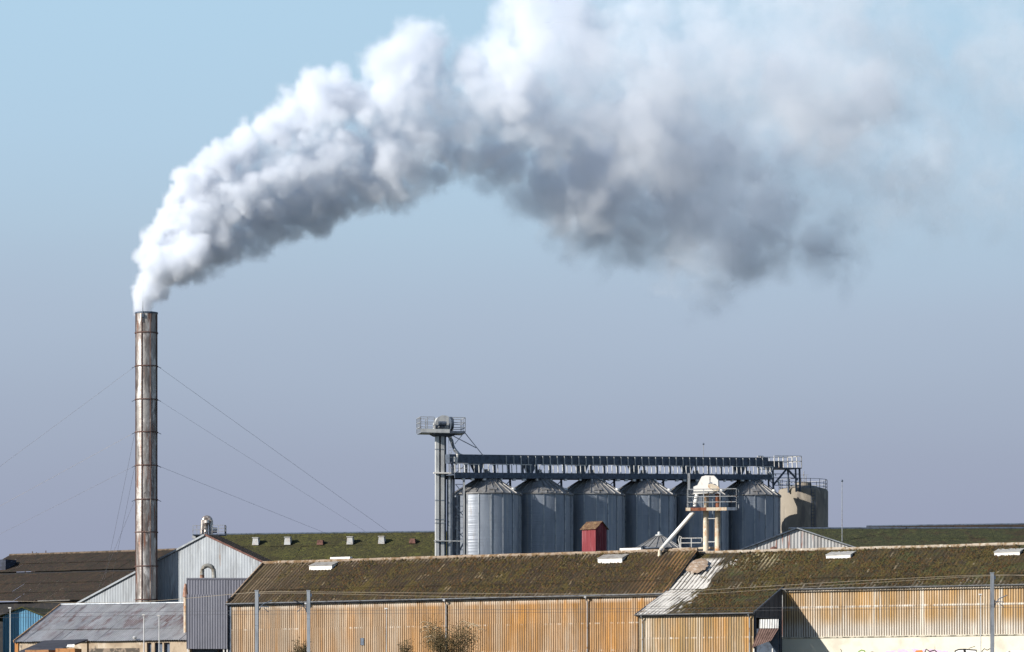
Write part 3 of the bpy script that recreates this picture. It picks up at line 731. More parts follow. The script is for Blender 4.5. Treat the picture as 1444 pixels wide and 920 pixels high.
def build_elevator_tower():
    D = 357.3; F2 = Frame(622, D, -12)
    root = F2.root('elevator_tower', 'pale twin-leg bucket elevator tower with railed head platform beside the silos', 'elevator')
    z = lambda py: zpx(py, D); X = lambda px: F2.ly(px, 700).x
    for p0, p1 in ((613.8,618.4), (621.2,625.8)):
        MB().box(X(p0), X(p1), -.3, .22, 0, z(613)).build('leg', pale_steel, root)
        for py in (634, 706, 733, 738, 765): MB().box(X(p0)-.03, X(p1)+.03, -.33, .25, z(py)-.04, z(py)+.04).build('flange', galv, root)
    MB().box(X(618.6), X(629.2), -.02, .3, 0, z(613)).build('dark_back_plate', dark_steel, root)  # dark plate added behind the legs to darken the gaps between them
    # head: casing with a round top, motor, platform, hopper under it
    h = MB(); a = [(X(612),z(612)),(X(612),z(597)),(X(616),z(589.5)),(X(622),z(586.5)),(X(629),z(587)),(X(634),z(590.5)),(X(637.5),z(598)),(X(638),z(612))]
    h.prism(a, -.55, .55); h.build('head_casing', pale_steel, root)
    m = MB(); m.tube([(X(616),-.9,z(598.5)),(X(627),-.9,z(598.5))], .22, 10); m.tube([(X(613.5),-.75,z(602)),(X(613.5),-.6,z(612))], .12, 8); m.box(X(618),X(625),-.9,-.5,z(604),z(600)); m.build('drive_motor', dark_steel, root)
    m = MB(); m.tube([(X(631.5),-.62,z(599)),(X(635.5),-.58,z(599))], .75, 16); m.build('pulley_guard', dark_steel, root)
    zp = z(611)
    MB().box(X(590.5), X(653), -1.1, 1.1, zp-.10, zp).build('platform', galv, root)
    MB().box(X(590.5), X(631), -1.16, -1.10, zp-.06, zp+.30).build('toe_board', pale_steel, root)
    MB().box(X(631), X(653), -1.16, -1.10, zp-.06, zp+.14).build('toe_board', dark_steel, root)
    m = MB(); m.add([(X(607),-.8,zp-.1),(X(645),-.8,zp-.1),(X(636),-.4,z(616)),(X(612),-.4,z(616)),(X(607),.8,zp-.1),(X(645),.8,zp-.1),(X(636),.4,z(616)),(X(612),.4,z(616))],[(0,3,2,1),(4,5,6,7),(0,1,5,4),(1,2,6,5),(2,3,7,6),(3,0,4,7)])
    m.build('platform_frame', dark_steel, root)
    hh = z(590)-zp
    railing(root, [(X(590.5),1.05,zp),(X(590.5),-1.08,zp),(X(609.5),-1.08,zp)], hh, rail_steel, .03, (1.0,.66,.33), .8, 'platform_railing')
    railing(root, [(X(636),-1.08,zp),(X(653),-1.08,zp),(X(653),1.05,zp),(X(590.5),1.05,zp)], hh, rail_steel, .03, (1.0,.66,.33), .95, 'platform_railing')
    # spout to the conveyor, stays, pale cross platform
    MB().tube([(X(633),0,z(614)),(X(637),0,z(622)),(X(641),0,z(634)),(X(647),0,z(641)),(X(652),0,z(643))], .19, 10).build('spout', galv, root)
    m = MB(); m.bar((X(653),-.9,zp),(X(679),-.9,z(643)),.07); m.bar((X(637),-.9,z(616)),(X(669),-.9,z(632)),.08); m.bar((X(652),-.9,zp),(X(639),-.9,z(627)),.06); m.build('stay', dark_steel, root)
    MB().box(X(610), X(637), -.55, -.30, z(668.6), z(666.8)).build('cross_beam', white_paint, root)
    m = MB(); m.box(X(611),X(658),-.5,-.34,z(764),z(762.6)); m.build('cross_beam', pale_steel, root)
    # lattice between tower and first silo, ladder in its cage
    xl_, xr_ = X(641), X(652.5); m = MB()
    m.box(xl_-.08,xl_+.08,.3,.46,0,z(656)); m.box(xr_-.09,xr_+.09,-.7,-.5,0,z(668)); m.box(xl_-.1,xl_+.5,.9,1.1,0,z(700))
    zz = z(668); i = 0
    while zz > 6:
        m.bar((xl_,-.5,zz),(xr_,-.5,zz-1.0) if i % 2 else (xr_,-.5,zz+.7),.07); m.bar((xl_,-.5,zz),(xr_,-.5,zz),.06); zz -= 1.1; i += 1
    m.build('lattice', dark_steel, root)
    MB().box(xr_-.07, xr_+.07, -.78, -.705, 0, z(666)).build('corner_post', pale_steel, root)
    MB().tube([(X(634.5),.1,0),(X(634.5),.1,z(668))], .30, 12).build('return_pipe', galv, root)
    MB().tube([(X(646),.4,0),(X(646),.4,z(735))], .13, 8).build('side_pipe', pale_steel, root)
    m = MB(); lx0, lx1 = X(631.5), X(634.8)
    m.bar((lx0,-.5,z(668)),(lx0,-.5,z(617)),.04); m.bar((lx1,-.5,z(668)),(lx1,-.5,z(617)),.04)
    zz = z(668)
    while zz < z(618): m.bar((lx0,-.5,zz),(lx1,-.5,zz),.03); zz += .33
    for q in range(7): zq = z(660)+q*.5; m.bar((lx1,-.5,zq),(lx1,-1.0,zq),.03); m.bar((lx1,-1.0,zq),(lx0,-1.0,zq),.03)
    m.build('caged_ladder', rail_steel, root)
    m = MB(); m.tube([(X(641),-.6,z(656)),(X(643.5),-.6,z(641))], .14, 8); m.tube([(X(638.5),-.7,z(652)),(X(638.5),-.7,z(645))], .2, 8); m.build('diverter', white_paint, root)
    # walkway rails
    railing(root, [(X(632),-.8,z(668)),(X(657),-.8,z(668))], 1.0, rail_steel, .028, (1.0,.5), .5, 'walkway_railing')
build_elevator_tower()

# ---- concrete tank, masts
def build_tank():
    _q = FS.ly(1132.5, 700, 0.0); _w = FS.O + FS.u*_q.x; D = _w.y + 2.2; p = W2(1132.5, D); root = tag(empty('concrete_tank', p), 'weathered round concrete tank with railed top standing right of the silo row', 'tank')
    k = D/F_PX; R = 35.3*k; zt = zpx(690, D)
    MB().lathe([(R,0),(R,zt-.35),(R-.08,zt-.1),(R-.3,zt),(R*.5,zt+.28),(R*.34,zt+.34)], 40).build('wall', concrete_tank, root, smooth=True)
    MB().lathe([(R*.34,zt+.3),(R*.33,zt+.66),(R*.2,zt+.78),(0,zt+.8)], 24).build('dome_cap', concrete_tank, root)
    pts = [(R*.96*cos(t), R*.96*sin(t), zt-.15) for t in [2*pi*i/14 for i in range(14)]]
    railing(root, pts, 1.15, rail_steel, .025, (1.0,.62,.3), 1.2, 'railing', True)
    m = MB()
    for dx in (-.15,.25):
        m.bar((R*.30+dx,-R*.99,2),(R*.30+dx,-R*.99,zt-.2),.06)
    q = 2.0
    while q < zt-.3: m.bar((R*.30-.15,-R*.99,q),(R*.30+.25,-R*.99,q),.04); q += .35
    m.build('ladder', dark_steel, root)
    m = MB(); m.tube([(0.0,-R*.3,zt),(0.0,-R*.3,zt+1.95)], .05, 6); m.tube([(.25,-R*.3,zt),(.25,-R*.3,zt+1.4)], .05, 6); m.tube([(-.3,-R*.3,zt),(-.3,-R*.3,zt+1.2)], .05, 6); m.bar((-.5,-R*.3,zt+1.5),(.5,-R*.3,zt+1.5),.05); m.build('vent_pipe', rail_steel, root)
build_tank()
def mast(px, top, D, label, r=.05):
    p = W2(px, D); root = tag(empty('mast', p), label, 'mast', 'thin masts against the sky'); zt = zpx(top, D)
    MB().tube([(0,0,0),(0,0,zt*.5),(0,0,zt)], [r*1.2, r, r*.6], 6).build('pole', rail_steel, root)
    MB().lathe([(0,zt-.1),(.12,zt+.02),(.06,zt+.15),(0,zt+.18)], 8).build('lamp', dark_steel, root)
mast(992, 627, 386, 'thin aerial mast rising over the conveyor behind the white elevator head')
mast(1187.5, 679, 345, 'lone thin lamp mast standing on the ridge right of the concrete tank')

# ---- red hut on the rear roof slope
def build_hut():
    F3 = Frame(840, 299, 46); root = F3.root('red_hut', 'small red boarded hut with rusty tin roof perched behind the warehouse ridge', 'hut')
    z = lambda py: zpx(py, 299); b, e, r = z(800), z(745), z(735.2)
    w = 1.62; d = 1.30         # front face along -x (left, sunlit), gable to the right
    red = material('red_boards', (.20,.030,.038), [((.26,.075,.085), (4,4,.4), .5, .65, 4), ((.20,.03,.04), (5,5,.5), .55, .68, 4)], rough=.75)
    tin = material('rusty_tin', (.17,.10,.06), [((.30,.20,.10), (5,5,2), .5, .62, 4), ((.12,.06,.03), (4,4,4), .52, .65, 4)], rough=.8)
    x = -w
    n = 8; bw = w/n
    for i in range(n): MB().box(-w+i*bw+.006, -w+(i+1)*bw-.006, -RJ.uniform(0,.012), .03, b, e).build('board', red, root)
    n = 6; bw = d/n
    for i in range(n):
        y0, y1 = .03+i*bw, .03+(i+1)*bw; hz = lambda y: e + (r-e)*(1-abs(y-.03-d/2)/(d/2)) - .03
        m = MB(); m.add([(0,y0+.005,b),(0,y1-.005,b),(0,y1-.005,hz(y1)),(0,y0+.005,hz(y0)),(-.04,y0+.005,b),(-.04,y1-.005,b),(-.04,y1-.005,hz(y1)),(-.04,y0+.005,hz(y0))],[(0,1,2,3),(7,6,5,4),(0,4,5,1),(1,5,6,2),(2,6,7,3),(3,7,4,0)]); m.build('board', red, root)
    MB().box(-w,-.05,d,d+.04,b,e).build('rear_wall', red, root); MB().box(-w,-w+.04,.03,d,b,e).build('side_wall', red, root)
    for s in (0, 1):
        for i in range(3):
            a0, a1 = -w-.12+i*(w+.26)/3, -w-.12+(i+1)*(w+.26)/3
            f = (lambda x,t,h: (x, -.16+t*(d/2+.19), e-.08+t*(r-e+.12)+h)) if not s else (lambda x,t,h: (x, d+.22-t*(d/2+.19), e-.08+t*(r-e+.12)+h))
            MB().corr(a0, a1, lambda x: 0, lambda x: 1, f, .19, .03, 6).build('roof_sheet', tin, root)
build_hut()

# ---- small conical bin
def build_bin():
    D = 303; p = W2(929.5, D); root = tag(empty('conical_bin', p), 'small grey bin with ribbed conical roof behind the warehouse ridge', 'bin')
    k = D/F_PX; R = 34*k; z0 = zpx(774, D); z1 = zpx(756, D)
    pale = material('pale_bin_wall', (.42,.40,.38), [((.30,.26,.23), (2,2,2), .5, .65, 4)], rough=.8)
    MB().lathe([(R*.82,0),(R*.82,z0)], 28).build('wall', pale, root, smooth=True)
    m = 18; a = 2*pi/m; r1, r0, h = R, .28, z1-z0
    pm = MB(); pm.add([(r1*cos(-a/2),r1*sin(-a/2),0),(r1*cos(a/2),r1*sin(a/2),0),(r0*cos(a/2),r0*sin(a/2),h),(r0*cos(-a/2),r0*sin(-a/2),h)], [(0,1,2,3)]); pm.bar((r1*cos(a/2),r1*sin(a/2),.02),(r0*cos(a/2),r0*sin(a/2),h+.02),.05,.07)
    me = pm.mesh('roof_panel', galv_roof)
    for i in range(m): link('roof_panel', me, root, (0,0,z0), (0,0,a*(i+.5)))
    MB().lathe([(.34,z1-.04),(.34,z1+.1),(.14,z1+.16),(.12,z1+.34),(0,z1+.38)], 12).build('roof_cap', pale_steel, root)
    MB().lathe([(R*.84,z0-.12),(R+.03,z0-.06),(R+.03,z0+.02)], 28).build('eave_ring', dark_steel, root)
build_bin()

# ---- white elevator head on two cream pipes above the roof
def build_head():
    D = 294.5; F4 = Frame(995, D, 10); root = F4.root('grain_elevator', 'white elevator head on two rust stained cream pipes with railed platform above the roof', 'elevator')
    z = lambda py: zpx(py, D); X = lambda px: F4.ly(px, 740).x; k = D/F_PX
    MB().tube([(X(995.5),0,z(792)),(X(995.5),0,z(697))], .235, 14).build('pipe', cream_rust, root, smooth=True)
    MB().tube([(X(1012),0,z(794)),(X(1012),0,z(721))], .24, 14).build('pipe', cream_rust, root, smooth=True)
    MB().tube([(X(1012),0,z(721)),(X(1012),0,z(697))], .21, 14).build('pipe_top', rust_pipe, root, smooth=True)
    a = [(979,697.5),(979,687),(984.5,685),(990.5,673),(996,671.5),(1008,672),(1013.5,678),(1014,691),(1006,696)]
    MB().prism([(X(x),z(y)) for x,y in a], -.55, .45).build('head_casing', white_paint, root)
    MB().box(X(1002)-.02,X(1002)+.02,-.58,-.552,z(684),z(673)).build('seam', rail_steel, root)
    m = MB(); m.prism([(X(1000),z(688)),(X(1000),z(684.5)),(X(1004),z(683)),(X(1014),z(687)),(X(1016.5),z(690)),(X(1015),z(693)),(X(1010),z(694)),(X(1003),z(690.5))], -.85, -.56); m.build('drive_cover', cream_rust, root)
    MB().tube([(X(1001),-.75,z(684)),(X(1006),-.75,z(683))], .10, 8).build('drive_motor', dark_steel, root)
    zp = z(717)
    for p0, p1 in ((969,975.5),(975.7,998),(998.2,1011),(1011.2,1026.5),(1026.7,1041)):
        MB().box(X(p0), X(p1), -.95, -.80, zp-.26+RJ.uniform(-.01,.01), zp).build('platform_beam', rust_pipe if p0 in (975.7,) else cream_rust if p0 != 1026.7 else dark_steel, root)
    MB().box(X(969), X(1041), -.79, .9, zp-.06, zp-.01).build('platform', dark_steel, root)
    railing(root, [(X(971),.8,zp),(X(971),-.85,zp),(X(1040),-.85,zp),(X(1040),.8,zp)], z(691)-zp, rail_steel, .03, (1.0,.6,.3), 1.4, 'railing')
    m = MB(); m.bar((X(972),-.7,zp),(X(972),-.7,z(668)),.08); m.bar((X(974),-.7,zp),(X(974),-.7,z(668)),.06); m.build('rail_post', rail_steel, root)
    m = MB(); m.bar((X(995.5),-.1,z(731.5)),(X(1012),-.1,z(731.5)),.08); m.bar((X(995.5),-.1,z(764.5)),(X(1012),-.1,z(764.5)),.08); m.build('tie_bar', white_rail, root)
    m = MB(); m.tube([(X(984),-.5,z(698)),(X(982.5),-.5,z(706)),(X(981),-.5,z(715))], [.16,.2,.17], 10); m.build('spout_neck', white_paint, root)
    MB().tube([(X(979),-.6,z(723)),(X(933.5),-.9,z(776))], .165, 12).build('chute', white_paint, root, smooth=True)
    MB().tube([(X(936.5),-.9,z(772.4)),(X(933.0),-.9,z(777)),(X(931.8),-.9,z(788))], .17, 12).build('chute_end', cream_rust, root, smooth=True)
    MB().tube([(X(947),.6,z(774)),(X(1013),.6,z(772.5))], .11, 10).build('cross_pipe', cream_rust, root)
    railing(root, [(X(958),.9,z(775)),(X(988),.9,z(775))], z(758)-z(775), white_rail, .03, (1.0,.6,.1), .8, 'side_railing')
    m = MB(); m.tube([(X(958),.9,z(775)),(X(955),.9,z(760)),(X(956.5),.9,z(755)),(X(959.5),.9,z(757))], .05, 6); m.build('bent_pipe', white_rail, root)
    m = MB(); m.add([(X(1005),-1.0,z(793)),(X(1024),-.9,z(789)),(X(1032),.8,z(777)),(X(1018),.8,z(777)),(X(1005),-1.0,z(795)),(X(1024),-.9,z(791)),(X(1032),.8,z(779)),(X(1018),.8,z(779))],[(0,1,2,3),(7,6,5,4),(0,4,5,1),(1,5,6,2),(2,6,7,3),(3,7,4,0)]); m.build('flashing', pale_steel, root)
build_head()

def build_heap():
    D = 291.0
    c = W(984, 797, D); m = MB(); nu, nv = 40, 14
    vs = []
    for j in range(nv+1):
        for i in range(nu):
            a = 2*pi*i/nu; r = j/nv; rr = r*(1 + .30*mnoise.noise(Vector((cos(a)*2.6, sin(a)*2.6, 4.1))))
            x = rr*.85*cos(a); y = rr*1.2*sin(a)
            slope = .56*(x*sin(FR.a) + y*cos(FR.a))
            hgt = .16*(1-r)**.9 + .12*mnoise.noise(Vector((x*1.6,y*1.6,1.3)))*(1-r)
            vs.append((x, y, slope + hgt - .06 + mnoise.noise(Vector((x*6,y*6,0)))*.03))
    m.add(vs, [(j*nu+i, j*nu+(i+1)%nu, (j+1)*nu+(i+1)%nu, (j+1)*nu+i) for j in range(nv) for i in range(nu)])
    o = m.build('grain_heap', material('spilled_grain', (.36,.27,.20), [((.27,.19,.13), (1.2,1.2,1.2), .42, .60, 6), ((.46,.40,.34), (2.2,2.2,2.2), .52, .66, 5)], rough=.95, bump=(12,.8,.05)), smooth=True)
    o.location = c
    tag(o, 'brown heap of spilled grain on the roof under the elevator pipes', 'grain heap')
build_heap()

# ------------------------------------------------------------------ left-hand group of sheds
pale_clad = material('pale_grey_cladding', (.34,.37,.40), [((.26,.28,.30), (1.2,1.2,.25), .45, .65, 5), ((.40,.43,.45), (2,2,.4), .56, .7, 4), ((.30,.22,.17), (3,3,.25), .66, .74, 4)], rough=.7, rnd=.12)
moss_dark = material('dark_mossy_roof', (.034,.021,.015), [((.048,.029,.018), (.5,.5,.5), .45, .62, 6), ((.020,.015,.012), (2,2,2), .48, .62, 6), ((.10,.07,.045), (4,4,4), .60, .70, 5), ((.026,.030,.012), (6,6,6), .52, .64, 4)], rough=.95, rnd=.14, bump=(6,.9,.08))
moss_green = material('green_mossy_roof', (.060,.058,.016), [((.040,.034,.014), (.6,.6,.6), .45, .62, 6), ((.085,.085,.020), (1.2,1.2,1.2), .50, .64, 6), ((.024,.026,.010), (4,4,4), .48, .62, 5), ((.12,.085,.045), (5,5,5), .64, .72, 4)], rough=.95, rnd=.12, bump=(6,.9,.08))
moss_deep = material('deep_green_mossy_roof', (.040,.046,.016), [((.050,.036,.016), (.5,.5,.5), .46, .60, 6, [(0, 25, 42)]), ((.065,.070,.022), (1.4,1.4,1.4), .50, .64, 6), ((.020,.022,.010), (4,4,4), .48, .62, 5), ((.15,.12,.08), (7,7,7), .66, .73, 4)], rough=.95, rnd=.12, bump=(6,.9,.08))
plain_grey = material('plain_grey_wall', (.20,.20,.20), [((.13,.13,.13), (1,1,1), .45, .65, 5)], rough=.9)

def long_roof(name, label, px0, px1, D, a, ridge_py, eave_drop, S, mat, rows=3, ref=None, back=True, colw=1.8, group=None, below=0.0):
    """building that shows mostly its front roof slope; ridge passes through (ref px, ridge_py)"""
    F = Frame(px0, D, a); root = F.root(name, label, 'building', group)
    q = F.ly(ref or px0, ridge_py, S); rz = q.z; ez = rz - eave_drop; L = F.ly(px1, ridge_py, S).x
    x0 = F.ly(px0, ridge_py, S).x
    roof_sheets(root, mat, x0, L, -.3, ez, S, rz, rows, colw=colw, waves=10, amp=.003, seg=2, jit=.03)
    MB().corr(x0, L, lambda x: 0, lambda x: 1, lambda x, t, h: (x, 2*S+.3-t*(S+.3), ez+t*(rz-ez)+h), .3, .02, 4).build('rear_roof', plain_grey, root)
    MB().box(x0+.1, L-.1, 0, .2, 0, ez-.02).build('front_wall', plain_grey, root); MB().box(x0+.1, L-.1, 2*S-.2, 2*S, 0, ez-.02).build('rear_wall', plain_grey, root)
    for x in (x0+.15, L-.15):
        MB().add([(x,.2,0),(x,2*S-.2,0),(x,2*S-.2,ez),(x,S,rz-.05),(x,.2,ez)], [(0,1,2,3,4)]).build('end_wall', plain_grey, root)
    me = MB().tube([(0,0,0),(1.78,0,0)], .10, 8).mesh('ridge_cap', dark_steel); x = x0
    while x < L: link('ridge_cap', me, root, (x,S,rz+.03), (0,RJ.uniform(-.005,.005),0)); x += 1.8
    return root, F, ez, rz, S, x0, L
def on_slope(F, px, py, ez, rz, S):
    best = None
    for i in range(600):
        y = -.3 + (S+.3)*i/600; q = F.ly(px, py, y); zs = ez + (y+.3)/(S+.3)*(rz-ez)
        if best is None or abs(q.z-zs) < best[0]: best = (abs(q.z-zs), q)
    return best[1]

# vented mossy roof (behind) and its six roof vents
rootB, FB, ezB, rzB, SB, xB0, xB1 = long_roof('vented_shed', 'long shed with green mossy roof and a row of roof vents behind the warehouse', 296, 690, 376, 12, 752.5, 5.6, 9.0, moss_green, 4, 450)
vent_m = material('vent_sheet', (.44,.45,.45), [((.40,.36,.33), (3,3,3), .5, .65, 4)], rough=.7); vent_r = material('vent_rust', (.17,.085,.07), [((.10,.05,.04), (4,4,4), .45, .6, 4)], rough=.9)
for px, py, r in ((361, 768.5, 0), (406, 768.0, 0), (452, 768, 1), (494, 767.5, 0), (538.5, 766.8, 0), (582, 766, 1)):
    q = on_slope(FB, px, py, ezB, rzB, SB); m = MB(); w = .31 if not r else .31; h = .72 if not r else .46
    m.add([(q.x-w*1.15,q.y-w,q.z-.05),(q.x+w*1.15,q.y-w,q.z-.05),(q.x+w*1.15,q.y+w,q.z+.4),(q.x-w*1.15,q.y+w,q.z+.4),(q.x-w*.9,q.y-w*.8,q.z+h),(q.x+w*.9,q.y-w*.8,q.z+h),(q.x+w*.9,q.y+w,q.z+h),(q.x-w*.9,q.y+w,q.z+h)], [(0,3,2,1),(4,5,6,7),(0,1,5,4),(1,2,6,5),(2,3,7,6),(3,0,4,7)])
    v = m.build('roof_vent', vent_r if r else vent_m, rootB, label='rusty squat roof vent' if r else None)
    if not r: MB().box(q.x-w*1.15,q.x+w*1.15,q.y-w*1.1,q.y+w*1.2,q.z+h+.012,q.z+h+.08).build('cap', vent_m, v)

# big double mossy roof at far left
def build_double():
    F = Frame(250, 345, 30); root = F.root('double_roofed_shed', 'big dark shed with two stepped brown mossy roof slopes behind the chimney', 'building')
    z = lambda px, py, ly: F.ly(px, py, ly).z
    S1, S2 = 7.0, 5.0
    x0 = F.ly(-90, 800, 0).x; x1 = F.ly(262, 800, 5).x
    ze = z(100, 846, 0.0); zm = z(100, 808, S1); rz = z(100, 780.5, S1+S2)
    roof_sheets(root, moss_dark, x0, x1, 0, ze, S1, zm, 3, colw=1.9, waves=10, amp=.003, seg=2, jit=.03)
    roof_sheets(root, moss_dark, x0, x1, S1-.05, zm+.26, S1+S2, rz, 2, colw=1.9, waves=10, amp=.003, seg=2, jit=.03)
    MB().box(x0, x1-.1, S1+.15, S1+.25, zm-.3, zm+.22).build('step_wall', shade_black, root)
    MB().box(x0, x1-.1, .5, .7, 0, ze-.05).build('front_wall', shade_black, root)  # overhang shade is painted into this wall and the step wall
    MB().corr(x0, x1, lambda x: 0, lambda x: 1, lambda x, t, h: (x, S1+2*S2-t*S2, rz-1.8+t*1.8+h), .3, .02, 4).build('rear_roof', plain_grey, root)
    MB().box(x0, x1-.1, S1+2*S2-.3, S1+2*S2-.1, 0, rz-1.85).build('rear_wall', plain_grey, root)
    MB().add([(x1-.12,.7,0),(x1-.12,S1+2*S2-.3,0),(x1-.12,S1+2*S2-.3,rz-1.9),(x1-.12,S1+S2,rz-.1),(x1-.12,S1,zm-.1),(x1-.12,.7,ze-.1)], [(0,1,2,3,4,5)]).build('end_wall', plain_grey, root)
    me = MB().tube([(0,0,0),(1.78,0,0)], .12, 8).mesh('ridge_cap', material('mossy_ridge', (.16,.12,.09), [((.08,.06,.04), (3,3,3), .45, .6, 4)])); x = x0
    while x < x1: link('ridge_cap', me, root, (x,S1+S2,rz+.03), (0,RJ.uniform(-.008,.008),0)); x += 1.8
    p = F.ly(0, 798, S1+.9); MB().box(p.x-2.0, p.x+.95, S1+.6, S1+2.4, zm+.1, z(8, 789, S1+.6)).build('dormer', material('dormer_dark_blue', (.05,.06,.09), [((.03,.035,.05), (2,2,2), .45, .6, 3)]), root)
build_double()

# far tree line on the left horizon
def far_tree(px, D, w, h, label):
    rnd = random.Random(int(px)); p = W2(px, D); root = tag(empty('bare_tree', p), label, 'tree', 'bare trees on the far horizon')
    t = MB(); t.tube([(0,0,0),(0,0,h*.5),(0,0,h*.8)], [.5,.3,.1], 6); t.build('trunk', material('bare_bark', (.10,.075,.065), rough=.95), root)
    c = MB()
    for _ in range(220):
        a = rnd.uniform(0, 2*pi); r = w*.5*sqrt(rnd.random()); zz = h*(.45 + .5*rnd.random()*(1-(r/(w*.5))**2*.8))
        q = Vector((r*cos(a), r*sin(a), zz)); b = q*.55 + Vector((0,0,h*.2)); c.bar(b, q, .12)
    c.build('crown', material('bare_twigs', (.13,.10,.09), rough=.95), root)
for i, (px, h) in enumerate(((50, 20.6), (62, 21.4), (75, 20.4), (88, 20.0))):
    far_tree(px, 460, 5.5, h, ['leftmost of four bare trees peeping over the double mossy roof', 'tallest bare tree peeping over the double mossy roof', 'third bare tree from the left over the double mossy roof', 'bare tree over the double mossy roof, nearest the chimney'][i])

# pale gable-fronted shed behind the chimney
def build_gable_shed():
    D = 322.0; F = Frame(290, D, 28); root = F.root('gabled_shed', 'pale grey corrugated gable-fronted shed behind the chimney', 'building')
    A, B_, C_ = F.ly(290, 755.5), F.ly(110, 852), F.ly(396, 807)
    sl = (A.z-B_.z)/(A.x-B_.x); top = lambda x: A.z - abs(x-A.x)*sl
    xl_, xr_ = B_.x, A.x + (A.x-B_.x)
    cols = [xl_ + i*(xr_-xl_)/24 for i in range(25)]
    def f(x): return max(top(x), 0)
    gable_sheets(root, pale_clad, cols, 0, f, 0.0, pitch=.27, amp=.013, seg=8)
    Lg = 2.2
    for s in (-1, 1):
        xe = xl_-.1 if s < 0 else xr_+.1
        m = MB(); m.add([(A.x,-.15,A.z+.06),(xe,-.15,top(xe)+.06),(xe,Lg,top(xe)+.06),(A.x,Lg,A.z+.06),(A.x,-.15,A.z+.12),(xe,-.15,top(xe)+.12),(xe,Lg,top(xe)+.12),(A.x,Lg,A.z+.12)], [(0,3,2,1),(4,5,6,7),(0,1,5,4),(1,2,6,5),(2,3,7,6),(3,0,4,7)])
        m.build('roof_slope', moss_dark if s > 0 else plain_grey, root)
        m = MB(); m.bar((A.x+s*.07,-.16,A.z+.06),(xe,-.16,top(xe)+.06),.06,.16); m.build('verge_board', vent_r if s > 0 else pale_clad, root)
        MB().box(min(xe,xe-s*.1), max(xe,xe-s*.1), .1, Lg, 0, top(xe)).build('side_wall', plain_grey, root)
    MB().add([(xl_,Lg,0),(xr_,Lg,0),(xr_,Lg,top(xr_)),(A.x,Lg,A.z),(xl_,Lg,top(xl_))], [(0,1,2,3,4)]).build('rear_wall', plain_grey, root)
build_gable_shed()

# cyclone head on the gable shed's ridge, with its little railed platform
def build_cyclone():
    D = 329; F = Frame(291.5, D, 0); root = F.root('cyclone_duct', 'shiny looped duct with small railed platform on the ridge of the pale gabled shed', 'duct')
    z = lambda py: zpx(py, D); X = lambda px: F.ly(px, 740).x
    shiny = material('shiny_duct', (.55,.50,.46), [((.25,.20,.18), (4,4,4), .48, .62, 4)], rough=.35, metal=.6)
    arc = [(X(291.8)+.36*cos(t), 0, z(735.5)+.36*sin(t)) for t in [pi*1.05 - pi*1.1*i/10 for i in range(11)]]
    MB().tube([(X(284.5),0,z(757)),(X(285.2),0,z(748))] + arc + [(X(297.5),0,z(756))], .21, 10).build('looped_duct', shiny, root, smooth=True)
    MB().tube([(X(291),-.25,z(757)),(X(291),-.25,z(737))], .2, 10).build('riser', shiny, root, smooth=True)
    MB().lathe([(.0,z(733)),(.26,z(734)),(.3,z(738)),(.2,z(741)),(0,z(741))], 12, (X(291.8),-.3)).build('fan_housing', shiny, root)
    MB().tube([(X(299),0,z(748)),(X(306),0,z(748))], .26, 10).build('motor', dark_steel, root)
    MB().bar((X(281),0,z(757)),(X(287.5),0,z(744)),.2).build('brace', dark_steel, root)
    m = MB(); m.box(X(272.5), X(318), -.7, .7, z(755.6), z(754.2)); m.build('platform', dark_steel, root)
    railing(root, [(X(273),-.68,z(754.2)),(X(284),-.68,z(754.2))], z(742)-z(754.2), rail_steel, .025, (1.0,.5), .4)
    railing(root, [(X(300),-.68,z(754.2)),(X(318),-.68,z(754.2)),(X(318),.68,z(754.2))], z(741.5)-z(754.2), rail_steel, .025, (1.0,.66,.33), .6)
    MB().box(X(271.5), X(276.5), -.5, -.3, z(760), z(755.8)).build('bracket', pale_steel, root)
    m = MB(); m.box(X(276),X(306),-.3,.6,z(765),z(755.7)); m.build('ridge_saddle', plain_grey, root)
build_cyclone()

